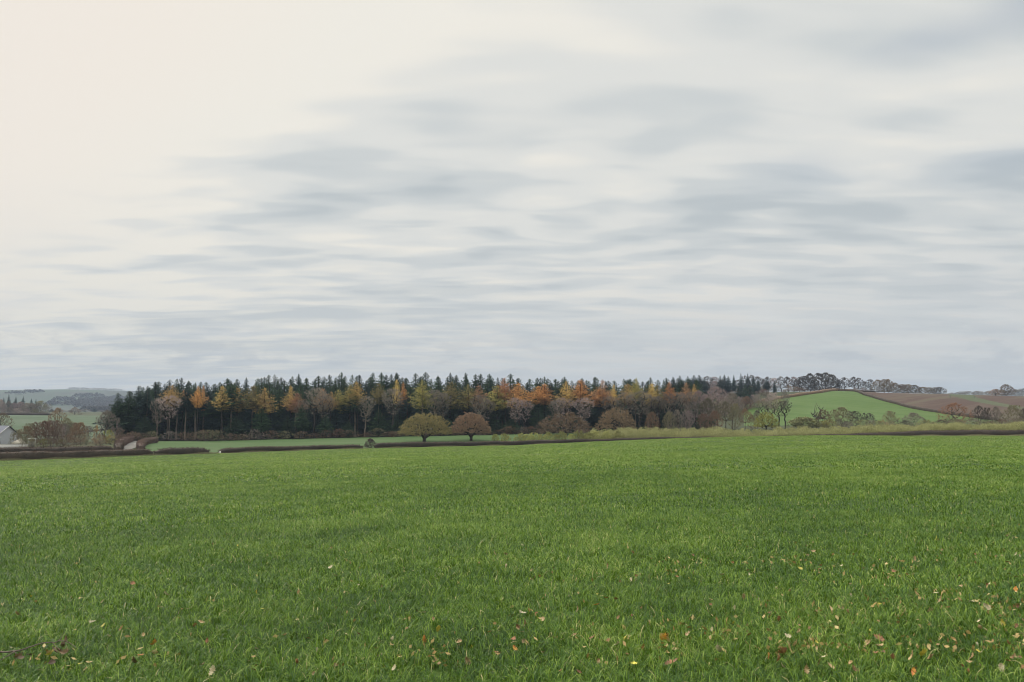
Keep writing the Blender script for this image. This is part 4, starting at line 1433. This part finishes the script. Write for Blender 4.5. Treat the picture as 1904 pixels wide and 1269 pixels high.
# cream canvas shelter beside the house
cx, cy, cz = at(37, 318)
e = bpy.data.objects.new('garden_tent', None)
e.location = (cx, cy, cz)
COL.objects.link(e)
tag(e, 'small cream peaked garden tent right of the grey house', 'tent')
me = bpy.data.meshes.new('canopy')
me.from_pydata([(-1.9, -1.3, 1.9), (1.3, -1.3, 1.7), (1.3, 1.3, 1.7), (-1.9, 1.3, 1.9), (.5, 0, 3.2), (-1.9, -1.3, 1.3), (1.3, -1.3, 1.1), (1.3, 1.3, 1.1), (-1.9, 1.3, 1.3)], [],
               [(0, 1, 4), (1, 2, 4), (2, 3, 4), (3, 0, 4), (5, 6, 1, 0), (6, 7, 2, 1), (7, 8, 3, 2), (8, 5, 0, 3)])
me.materials.append(M['tarp'])
link('canopy', me, e)
for px_, py_ in ((-1.8, -1.2), (1.2, -1.2), (1.2, 1.2), (-1.8, 1.2)):
    Vb, Fb = boxes([(px_, py_, .65, .08, .08, 1.3)])
    link('pole', mesh('pole', Vb, [Fb], M['timber']), e)
# timber shelter with a flat roof
cx, cy, cz = at(60, 303)
e = bpy.data.objects.new('garden_shelter', None)
e.location = (cx, cy, cz)
e.rotation_euler = (0, 0, -math.atan2(cx, cy))
COL.objects.link(e)
tag(e, 'small flat-roofed timber shelter in the garden right of the tent', 'shelter')
Vb, Fb = boxes([(0, 0, 3.35, 2.5, 1.8, .14)])
link('roof', mesh('roof', Vb, [Fb], M['render']), e)
for px_ in (-.9, .9):
    for py_ in (-.7, .7):
        Vb, Fb = boxes([(px_, py_, 1.6, .16, .16, 3.3)])
        link('post', mesh('post', Vb, [Fb], M['stone'] if px_ > 0 else M['timber']), e)
Vb, Fb = boxes([(0, .62, 1.2, 1.6, .1, 2.2)])
link('back_panel', mesh('back_panel', Vb, [Fb], M['timber']), e)
# white stone in the gap
cx, cy, cz = at(410, hA(410) - 1.3)
me = bpy.data.meshes.new('marker_stone')
import bmesh
bm = bmesh.new()
bmesh.ops.create_icosphere(bm, subdivisions=2, radius=.3)
for v_ in bm.verts:
    v_.co.z *= 1.35
    v_.co *= 1 + .12 * math.sin(v_.co.x * 9 + v_.co.y * 7)
    v_.co.z = max(v_.co.z, -.18) + .18
bm.to_mesh(me)
bm.free()
me.materials.append(M['stone'])
tag(link('marker_stone', me, loc=(cx, cy, cz)), 'small white stone at the right side of the hedge gap', 'stone')

# ------------------------------------------------------------------ crop blades
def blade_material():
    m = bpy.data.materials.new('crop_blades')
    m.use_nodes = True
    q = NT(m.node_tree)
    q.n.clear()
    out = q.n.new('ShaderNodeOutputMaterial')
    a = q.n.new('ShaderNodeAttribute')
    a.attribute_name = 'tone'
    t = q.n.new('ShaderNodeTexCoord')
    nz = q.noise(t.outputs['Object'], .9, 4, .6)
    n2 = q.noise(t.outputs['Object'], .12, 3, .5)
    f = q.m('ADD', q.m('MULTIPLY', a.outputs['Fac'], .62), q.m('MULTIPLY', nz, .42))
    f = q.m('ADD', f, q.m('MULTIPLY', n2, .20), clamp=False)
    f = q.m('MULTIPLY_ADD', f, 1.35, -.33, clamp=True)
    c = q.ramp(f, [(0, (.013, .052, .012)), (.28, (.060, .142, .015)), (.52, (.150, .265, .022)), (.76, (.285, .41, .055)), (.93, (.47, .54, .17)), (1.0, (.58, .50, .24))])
    b = q.n.new('ShaderNodeBsdfPrincipled')
    q.l.new(c, b.inputs['Base Color'])
    b.inputs['Roughness'].default_value = .33
    b.inputs['Specular IOR Level'].default_value = .28
    tr = q.n.new('ShaderNodeBsdfTranslucent')
    q.l.new(q.mixc(.5, c, (.16, .26, .03)), tr.inputs['Color'])
    mx = q.n.new('ShaderNodeMixShader')
    mx.inputs[0].default_value = .28
    q.l.new(b.outputs[0], mx.inputs[1])
    q.l.new(tr.outputs[0], mx.inputs[2])
    q.l.new(mx.outputs[0], out.inputs[0])
    return m


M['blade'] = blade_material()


def patch(X_, Y_):
    """slow variation of growth over the field"""
    return (np.sin(X_ * .9 + 1.7 * np.sin(Y_ * .5)) * np.sin(Y_ * 1.1 + 1.3 * np.sin(X_ * .7)) + .6 * np.sin(X_ * 2.7 + Y_ * 1.9) * np.sin(Y_ * 2.3 - X_)) * .5 + .45 * np.sin(X_ * .21 + 2 * np.sin(Y_ * .06)) * np.sin(Y_ * .13 + 1.5 * np.sin(X_ * .05))


def blades(r0, r1, dens, lmin, lmax, wid, nseg, clump=5, spread=.035):
    hw = 75 if r1 < 10 else (60 if r1 < 20 else 50)
    area = .5 * R(2 * hw) * (r1 ** 2 - r0 ** 2)
    n = int(area * dens / clump)
    r_ = np.sqrt(rng.uniform(r0 ** 2, r1 ** 2, n))
    a_ = rng.uniform(R(-hw), R(hw), n)
    cx_, cy_ = r_ * np.sin(a_), r_ * np.cos(a_)
    ca = rng.uniform(0, 6.28, n)
    X_ = np.repeat(cx_, clump) + rng.normal(size=n * clump) * spread
    Y_ = np.repeat(cy_, clump) + rng.normal(size=n * clump) * spread
    N = n * clump
    az = np.repeat(ca, clump) + rng.normal(size=N) * 1.3
    pt = patch(X_, Y_)
    L = rng.uniform(lmin, lmax, N) * (1 + .28 * pt)
    bend = rng.uniform(.45, 1.6, N) * (1 + .5 * (rng.random(N) < .25))
    W = wid * rng.uniform(.65, 1.2, N)
    D = np.stack([np.cos(az), np.sin(az)], 1)
    S = np.stack([-D[:, 1], D[:, 0]], 1)
    tw = rng.normal(size=N) * .5
    z0 = height(X_, Y_) - .01
    z0 = np.where(np.hypot(X_, Y_) > rA(xp_of(np.clip(np.arctan2(X_, Y_), R(-44), R(44)))) + .8, z0 - .6, z0)
    lean0 = rng.uniform(.05, .35, N)
    ts = np.linspace(0, 1, nseg + 1)
    px_, py_, pz_ = X_.copy(), Y_.copy(), z0.copy()
    V = []
    ang = lean0.copy()
    for k, t in enumerate(ts):
        if k:
            stp = L / nseg
            ang = lean0 + bend * 1.55 * ((t + ts[k - 1]) / 2) ** 1.4
            px_ = px_ + D[:, 0] * np.sin(ang) * stp
            py_ = py_ + D[:, 1] * np.sin(ang) * stp
            pz_ = pz_ + np.cos(ang) * stp
        if k < nseg:
            w = W * (.75, 1.0, .85, .6, .4)[min(k, 4)] * .5
            ct, st_ = np.cos(tw * t), np.sin(tw * t)
            sx, sy, sz = S[:, 0] * ct, S[:, 1] * ct, st_
            V.append(np.stack([px_ - sx * w, py_ - sy * w, pz_ - sz * w], 1))
            V.append(np.stack([px_ + sx * w, py_ + sy * w, pz_ + sz * w], 1))
        else:
            V.append(np.stack([px_, py_, pz_], 1))
    m = 2 * nseg + 1
    V = np.stack(V, 1).reshape(-1, 3)
    b = np.arange(N) * m
    Q = [np.stack([b + 2 * k, b + 2 * k + 1, b + 2 * k + 3, b + 2 * k + 2], 1) for k in range(nseg - 1)]
    Tt = np.stack([b + m - 3, b + m - 2, b + m - 1], 1)
    # blades coloured lighter farther off, painting in lit far tips and shaded near gaps
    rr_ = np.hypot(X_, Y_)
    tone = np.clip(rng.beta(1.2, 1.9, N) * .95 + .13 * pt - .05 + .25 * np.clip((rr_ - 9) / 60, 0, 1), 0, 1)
    dead = rng.random(N) < .014
    tone[dead] = 1.25
    tone = np.repeat(tone, m)
    return V, Q, Tt, tone


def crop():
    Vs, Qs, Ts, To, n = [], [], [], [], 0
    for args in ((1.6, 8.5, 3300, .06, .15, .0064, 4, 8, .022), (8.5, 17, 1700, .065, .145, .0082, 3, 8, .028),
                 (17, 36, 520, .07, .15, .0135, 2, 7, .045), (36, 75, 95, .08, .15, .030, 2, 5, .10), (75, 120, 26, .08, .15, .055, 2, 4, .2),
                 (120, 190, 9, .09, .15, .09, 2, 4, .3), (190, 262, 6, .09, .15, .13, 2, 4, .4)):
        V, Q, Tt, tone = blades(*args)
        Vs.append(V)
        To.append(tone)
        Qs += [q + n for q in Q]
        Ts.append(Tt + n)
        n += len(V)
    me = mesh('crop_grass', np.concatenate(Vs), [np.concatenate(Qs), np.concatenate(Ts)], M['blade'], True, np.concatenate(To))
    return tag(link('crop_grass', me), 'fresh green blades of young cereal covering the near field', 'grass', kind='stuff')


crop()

# ------------------------------------------------------------------ fallen oak leaves
def leaf_mesh(name, curl, fold, seed, mat):
    q = random.Random(seed)
    half = [(0.0, .0), (.10, .06), (.16, .17), (.24, .08), (.34, .26), (.44, .12), (.56, .34), (.66, .15), (.78, .27), (.86, .12), (.94, .13), (1.0, .0)]
    V, F = [], []
    mid = []
    for k, (t, w) in enumerate(half):
        w *= q.uniform(.85, 1.15)
        zc_ = curl * (t - .5) ** 2 * 4 * .18 + q.uniform(-.01, .01)
        mid.append(len(V))
        V.append((t - .5, 0, zc_))
        V.append((t - .5 + q.uniform(-.02, .02), w, zc_ + fold * w + q.uniform(-.03, .03)))
        V.append((t - .5 + q.uniform(-.02, .02), -w, zc_ + fold * w + q.uniform(-.03, .03)))
    for k in range(len(half) - 1):
        a_, b_ = 3 * k, 3 * k + 3
        F += [(a_, b_, b_ + 1, a_ + 1), (a_, a_ + 2, b_ + 2, b_)]
    n = len(V)
    V += [(-.5, -.012, mid and V[0][2]), (-.5, .012, V[0][2]), (-.72, .0, V[0][2] + .05)]
    F += [(n, n + 1, n + 2)]
    me = bpy.data.meshes.new(name)
    me.from_pydata(V, [], F)
    me.materials.append(mat)
    return me


def dead_leaf_mat(name, c1, c2, c3):
    m = bpy.data.materials.new(name)
    m.use_nodes = True
    q = NT(m.node_tree)
    b = q.n['Principled BSDF']
    t = q.n.new('ShaderNodeTexCoord')
    oi = q.n.new('ShaderNodeObjectInfo')
    vv = q.n.new('ShaderNodeVectorMath')
    q.l.new(t.outputs['Object'], vv.inputs[0])
    q.l.new(q.comb(q.m('MULTIPLY', oi.outputs['Random'], 31.0), 0.0, 0.0), vv.inputs[1])
    nz = q.noise(vv.outputs[0], 3.0, 5, .6)
    c = q.ramp(q.smooth(nz, .3, .7), [(0, c1), (.5, c2), (1, c3)])
    hs = q.n.new('ShaderNodeHueSaturation')
    q.l.new(c, hs.inputs['Color'])
    q.l.new(q.m('ADD', q.m('MULTIPLY', oi.outputs['Random'], .5), .72), hs.inputs['Value'])
    q.l.new(hs.outputs[0], b.inputs['Base Color'])
    b.inputs['Roughness'].default_value = .5
    return m


LM = {'tan': dead_leaf_mat('tan_leaf', (.25, .155, .065), (.40, .275, .12), (.50, .38, .19)),
      'russet': dead_leaf_mat('russet_leaf', (.15, .065, .028), (.27, .12, .045), (.38, .20, .075)),
      'orange': dead_leaf_mat('orange_leaf', (.48, .13, .03), (.60, .24, .04), (.66, .40, .05)),
      'yellow': dead_leaf_mat('yellow_leaf', (.45, .36, .04), (.60, .50, .07), (.66, .58, .12)),
      'cream': dead_leaf_mat('cream_leaf', (.42, .34, .19), (.54, .46, .28), (.62, .55, .37)),
      'crumb': dead_leaf_mat('leaf_crumbs', (.22, .13, .04), (.40, .28, .09), (.52, .42, .18)),
      'brown': dead_leaf_mat('brown_leaf', (.07, .042, .020), (.12, .072, .034), (.18, .115, .05))}
LMESH = {k: [leaf_mesh('fallen_leaf', random.uniform(.5, 1.6), random.uniform(.1, .7), 31 * j + len(k), m) for j in range(3)] for k, m in LM.items()}

spots = [  # column, row, colour, label
    (286, 1212, 'orange', 'bright orange oak leaf, most vivid one, right of the fallen twig'), (286, 1224, 'tan', 'tan leaf lying just under the most vivid orange leaf'),
    (171, 1167, 'cream', 'cream leaf in the grass above the fallen twig'), (191, 1171, 'yellow', 'lime-yellow leaf beside the cream leaf above the twig'),
    (226, 1179, 'russet', 'russet leaf between the twig and the lime-yellow leaf'), (308, 1117, 'cream', 'pale upright leaf at left, above the russet pair'),
    (297, 1142, 'tan', 'tan leaf below the pale upright leaf at left'), (32, 1149, 'tan', 'tan leaf near the left edge above the twig'), (245, 1094, 'russet', 'rusty leaf highest at the left side'),
    (166, 1245, 'tan', 'small tan leaf near the bottom left, right of the twig'), (248, 1245, 'brown', 'dark brown crumpled leaf at bottom left'), (260, 1236, 'orange', 'orange leaf beside the dark crumpled leaf'),
    (374, 1174, 'tan', 'lone tan leaf left of centre, right of the vivid orange one'), (92, 1231, 'yellow', 'yellow-brown leaf under the tip of the fallen twig'), (394, 1266, 'cream', 'cream leaf on the bottom edge, left of centre'),
    (475, 1111, 'yellow', 'round yellow leaf alone in the left-middle grass'), (615, 1062, 'cream', 'upper one of two cream leaves near the middle'), (622, 1075, 'cream', 'lower one of two cream leaves near the middle'),
    (652, 1048, 'tan', 'pale tan leaf above the two cream leaves'), (683, 1032, 'tan', 'left one of a tan pair above middle'), (689, 1034, 'russet', 'right one of a tan pair above middle'), (668, 1129, 'cream', 'cream leaf in the middle of the lower grass'),
    (815, 1187, 'yellow', 'yellow leaf low in the middle, left of the orange one'), (788, 1199, 'orange', 'orange-tan leaf under the low middle yellow leaf'), (868, 1240, 'tan', 'pinkish tan curled leaf at the bottom middle'),
    (911, 1185, 'orange', 'orange-yellow leaf standing in the middle bottom grass'), (939, 1033, 'russet', 'small russet leaf at the middle, far out'), (919, 1034, 'tan', 'tan leaf left of the small far russet one'),
    (940, 1062, 'cream', 'pale leaf below the far russet one'), (972, 1154, 'cream', 'cream leaf standing above a russet pair'), (977, 1171, 'russet', 'right russet leaf of the pair under the cream leaf'),
    (963, 1175, 'russet', 'left russet leaf of the pair under the cream leaf'), (1011, 1169, 'tan', 'tan ragged leaf right of the russet pair'), (1128, 1122, 'orange', 'upright orange leaf, middle of the field right of centre'),
    (1111, 1136, 'orange', 'orange leaf just below left of the upright orange one'), (1145, 1128, 'russet', 'pinkish leaf just right of the upright orange one'), (1075, 1143, 'tan', 'straw-coloured ragged leaf left of the orange pair'),
    (1174, 1084, 'cream', 'bright cream leaf right of centre'), (1131, 1064, 'tan', 'tan leaf above left of the bright cream one'), (1176, 1034, 'tan', 'small far tan leaf right of centre'), (1289, 1041, 'russet', 'small far russet leaf, right half'),
    (1343, 1079, 'tan', 'pale upright leaf in the right half, far out'), (1395, 1073, 'cream', 'cream leaf right of the pale upright far leaf'), (1161, 1199, 'yellow', 'bright yellow lobed leaf at the bottom, right of centre'),
    (1147, 1212, 'cream', 'whitish curled leaf beside the bright yellow lobed leaf'), (1235, 1198, 'orange', 'orange leaf right of the bright yellow lobed leaf'), (1281, 1192, 'tan', 'long tan leaf right of the orange bottom leaf'),
    (1250, 1246, 'russet', 'large russet leaf flat at the bottom, right of centre'), (1180, 1249, 'yellow', 'yellow-tan upright leaf at the bottom right of centre'), (1336, 1220, 'cream', 'long creamy leaf lying flat, lower right'),
    (1365, 1168, 'yellow', 'lime leaf in the lower right grass'), (1384, 1126, 'tan', 'tan ragged leaf, right half middle distance'), (1393, 1200, 'russet', 'red-brown leaf beside the lower right cluster'),
    (1488, 1064, 'yellow', 'round lime-green leaf, right part of the field'), (1513, 1034, 'tan', 'tan leaf above the round lime-green one'), (1647, 1099, 'tan', 'long tan leaf flat in the right field'),
    (1663, 1073, 'russet', 'russet leaf above the long tan leaf'), (1702, 1048, 'tan', 'brownish leaf far out at right'), (1742, 1005, 'yellow', 'small yellow leaf farthest out at right'), (1890, 1041, 'cream', 'cream leaf near the right edge, far out'),
    (1741, 1111, 'cream', 'cream leaf left of the flat tan one at right'), (1788, 1098, 'tan', 'flat tan leaf at right'), (1786, 1077, 'russet', 'pinkish leaf above the flat tan one at right'), (1889, 1104, 'orange', 'orange leaf close to the right edge'),
    (1732, 1145, 'tan', 'large golden-tan leaf, right'), (1750, 1131, 'tan', 'curled tan leaf above the large golden-tan one'), (1808, 1127, 'cream', 'oval cream leaf at right'), (1836, 1142, 'cream', 'long straw-coloured leaf near the right edge'),
    (1545, 1149, 'tan', 'pale tan leaf, left of centre in the right third'), (1515, 1130, 'russet', 'rusty leaf above left of the pale tan one'), (1517, 1145, 'russet', 'small red leaf under the rusty one'),
    (1431, 1153, 'russet', 'orange-red leaf at the left of the right third'), (1449, 1165, 'russet', 'dark red leaf below the orange-red one'), (1484, 1188, 'tan', 'salmon leaf lying flat above the lower right cluster'),
    (1615, 1211, 'tan', 'large salmon oak leaf with a red neighbour'), (1634, 1202, 'russet', 'red-brown leaf beside the large salmon one'), (1636, 1215, 'tan', 'salmon leaf under the red-brown one'), (1647, 1218, 'orange', 'pinkish orange leaf right of the salmon one'),
    (1465, 1203, 'cream', 'curled cream leaf of the lower right cluster'), (1482, 1216, 'tan', 'pale leaf tip of the lower right cluster'), (1521, 1224, 'tan', 'curled pale tan leaf, lower right'), (1525, 1217, 'russet', 'rust-orange leaf tucked by the curled pale one'),
    (1455, 1225, 'russet', 'brown-red leaf under the lower right cluster'), (1431, 1238, 'orange', 'yellow-orange leaf at the bottom right, leftmost of a row'), (1450, 1246, 'russet', 'orange-brown leaf, second of the bottom right row'),
    (1458, 1254, 'cream', 'whitish torn leaf in the bottom right row'), (1525, 1249, 'russet', 'dark orange leaf at the bottom right'), (1543, 1257, 'tan', 'pink-tan leaf at the very bottom right'),
    (1699, 1241, 'tan', 'peach leaf at the bottom, beside the big green-gold leaf'), (1721, 1236, 'yellow', 'big green-gold leaf, largest at the bottom right'), (1734, 1243, 'tan', 'brown-pink leaf behind the big green-gold one'),
    (1879, 1211, 'russet', 'deep red leaf near the right edge, low'), (1810, 1241, 'tan', 'small tan leaf low at the right'), (1863, 1256, 'cream', 'pale leaf in the bottom right corner'), (1865, 1170, 'yellow', 'tiny yellow leaf near the right edge'),
    (1590, 1256, 'russet', 'dark red leaf on the bottom edge at right'), (1500, 1266, 'tan', 'peach leaf on the bottom edge at right'), (1700, 1265, 'orange', 'golden brown leaf on the bottom edge below the peach leaf'),
    (954, 1209, 'russet', 'brick leaf at the bottom middle'), (957, 1217, 'orange', 'small orange leaf under the brick leaf'), (925, 1232, 'russet', 'brown-orange leaf left of the brick leaf'), (1075, 1262, 'russet', 'brick-red leaf on the bottom edge right of centre'),
    (1038, 973, 'cream', 'pale far leaf, left of two beyond the middle'), (1105, 971, 'cream', 'pale far leaf, right of two beyond the middle'), (920, 980, 'cream', 'tiny white leaf farthest out at the middle'), (550, 1252, 'russet', 'orange-red leaf at the bottom, left of middle'),
]


def put_leaf(x, y, colr, label, group=None, size=None):
    X_, Y_, Z_, r_ = hit(x, y + 6)
    me = random.choice(LMESH[colr])
    o = bpy.data.objects.new('fallen_leaf', me)
    s = size or random.uniform(.05, .078)
    o.scale = (s, s * random.uniform(1.0, 1.5), s)
    o.location = (X_, Y_, Z_ + random.uniform(.06, .105))
    o.rotation_euler = (random.gauss(0, .75), random.gauss(0, .75), random.uniform(0, 6.28))
    COL.objects.link(o)
    tag(o, label, 'leaf', group)
    return o


for (x, y, cn, lb) in spots:
    big = 'large' in lb or 'big' in lb
    put_leaf(x, y, cn, lb, size=random.uniform(.085, .10) if big else None)
SC = {'tan': 'tan', 'russet': 'rusty', 'cream': 'straw-pale', 'yellow': 'yellowish'}
ROWS = [(1010, 'the farthest grass'), (1060, 'the far middle grass'), (1115, 'the middle grass'), (1170, 'the near middle grass'), (1225, 'the near grass'), (1300, 'the bottom strip')]
COLS = ['at the left edge', 'near the left edge', 'in the left quarter', 'left of centre', 'just left of centre', 'just right of centre', 'right of centre', 'in the right third', 'in the right quarter', 'near the right edge', 'at the right edge']
cells = {}
for k in range(190):
    y = 965 + 300 * random.random() ** .75
    x = 1904 * (1 - random.random() ** 1.7)
    cn = random.choice(['tan', 'tan', 'russet', 'cream', 'yellow', 'russet'])
    row = next(n for lim, n in ROWS if y < lim)
    cells.setdefault((cn, row, COLS[int(x / 1904 * 11)]), []).append((x, y))
for (cn, row, col), lst in cells.items():
    lst.sort()
    for j, (x, y) in enumerate(lst):
        lb = 'small %s leaf scrap, %s %s' % (SC[cn], row.replace('the ', ''), col)
        if len(lst) > 1:
            lb += ', %s from left' % nth(j + 1)
        o = put_leaf(x, y, cn, lb, 'half-sunk leaf scraps in the grass', size=random.uniform(.03, .05))
        o.location.z -= .015


def leaf_crumbs():
    gg = Geo()
    drifts = [(1904 - 1150 * random.random() ** 1.4, 1269 - 190 * random.random() ** 1.5) for _ in range(30)] + [(250, 1240), (90, 1240), (800, 1245)]
    P = []
    for k in range(850):
        y = 975 + 294 * random.random() ** .6
        x = 1904 * (1 - random.random() ** 2.2) + random.uniform(-60, 60)
        if k % 2:
            cx_, cy_ = drifts[random.randrange(len(drifts))]
            x, y = random.gauss(cx_, 26), random.gauss(cy_, 9)
        P.append((x, y))
    a, b, c = ray(np.array([p[0] for p in P]), np.array([p[1] + 8 for p in P]))
    n_ = np.hypot(a, b)
    r_ = 1.65 / (np.maximum(-c / n_, .05) - .052)
    r_ = np.clip(r_, 3.5, 30)
    X_, Y_ = r_ * a / n_, r_ * b / n_
    Q = np.stack([X_, Y_, height(X_, Y_) + rng.uniform(.04, .085, len(X_))], 1)
    gg.leaves(Q, rng.normal(size=(len(X_), 3)), rng.uniform(.03, .06, len(X_)), rng.uniform(.016, .034, len(X_)))
    return tag(link('leaf_crumbs', gg.mesh('leaf_crumbs', LM['crumb'])), 'tiny torn leaf bits sprinkled through the grass, thickest at lower right', 'leaf litter', kind='stuff')


leaf_crumbs()

# ------------------------------------------------------------------ the fallen twig
def fallen_twig():
    bx, by, bz, _ = hit(60, 1224)
    e = bpy.data.objects.new('fallen_twig', None)
    e.location = (bx, by, bz)
    COL.objects.link(e)
    tag(e, 'thin brown fallen twig with withered leaves at the bottom left', 'twig')
    org = np.array([bx, by, bz])

    def pt(x, y, lift):
        X_, Y_, Z_, r_ = hit(x, y + lift * 220)
        return np.array([X_, Y_, Z_ + lift + .03]) - org
    gg = Geo()

    def run(pts, ra, rb):
        P = np.array(pts)
        t = np.linspace(0, len(P) - 1, (len(P) - 1) * 4 + 1)
        C = np.stack([np.interp(t, np.arange(len(P)), P[:, k]) for k in range(3)], 1)
        C[1:-1] = (C[:-2] + C[1:-1] * 2 + C[2:]) / 4
        C = C + rng.normal(size=C.shape) * .0015
        rr = np.linspace(ra, rb, len(C))
        gg.tubes(C[:-1], C[1:], rr[:-1], rr[1:], 6)
    run([pt(-70, 1230, .09), pt(-30, 1225, .10), pt(0, 1224, .11), pt(28, 1223, .11), pt(45, 1218, .12), pt(66, 1210, .13), pt(82, 1206, .13), pt(97, 1206, .13), pt(112, 1202, .13), pt(125, 1204, .12), pt(133, 1209, .11), pt(140, 1216, .10)], .0075, .0022)
    run([pt(106, 1203, .13), pt(112, 1196, .15), pt(118, 1188, .17)], .003, .0015)
    run([pt(96, 1206, .13), pt(103, 1213, .11), pt(109, 1221, .10)], .003, .0015)
    run([pt(24, 1223, .11), pt(12, 1232, .10), pt(0, 1238, .09), pt(-20, 1246, .09)], .0045, .002)
    run([pt(24, 1223, .11), pt(30, 1230, .10), pt(28, 1238, .09)], .003, .0015)
    link('stem', gg.mesh('stem', M['bark_pale'], True), e)
    for (x, y, s, rx) in ((118, 1199, .15, 1.4), (120, 1209, .13, 1.3), (100, 1222, .11, .6), (108, 1222, .10, .5), (120, 1225, .12, .7), (37, 1232, .14, .9), (34, 1237, .10, .5), (92, 1246, .10, .8), (55, 1230, .08, .3)):
        p = pt(x, y, .10)
        o = link('dead_leaf', random.choice(LMESH['brown']), e, loc=p)
        o.rotation_euler = (rx, random.uniform(-.4, .4), random.uniform(0, 6.28))
        o.scale = (s * .8, s * .8, s * .8)


fallen_twig()

# ------------------------------------------------------------------ air
def haze():
    a_, b_ = -1150.0, 5900.0
    Vb, Fb = boxes([(0, 2350, 60, 9600, 7100, 260)])
    me = mesh('haze', Vb, [Fb])
    m = bpy.data.materials.new('haze_air')
    m.use_nodes = True
    q = NT(m.node_tree)
    q.n.clear()
    out = q.n.new('ShaderNodeOutputMaterial')
    pv = q.n.new('ShaderNodeVolumePrincipled')
    pv.inputs['Color'].default_value = (.60, .74, .94, 1)
    pv.inputs['Density'].default_value = 0.00013
    pv.inputs['Anisotropy'].default_value = 0.0
    q.l.new(pv.outputs[0], out.inputs['Volume'])
    me.materials.append(m)
    return tag(link('haze', me), 'thin pale haze over the whole valley', 'haze', kind='stuff')


haze()
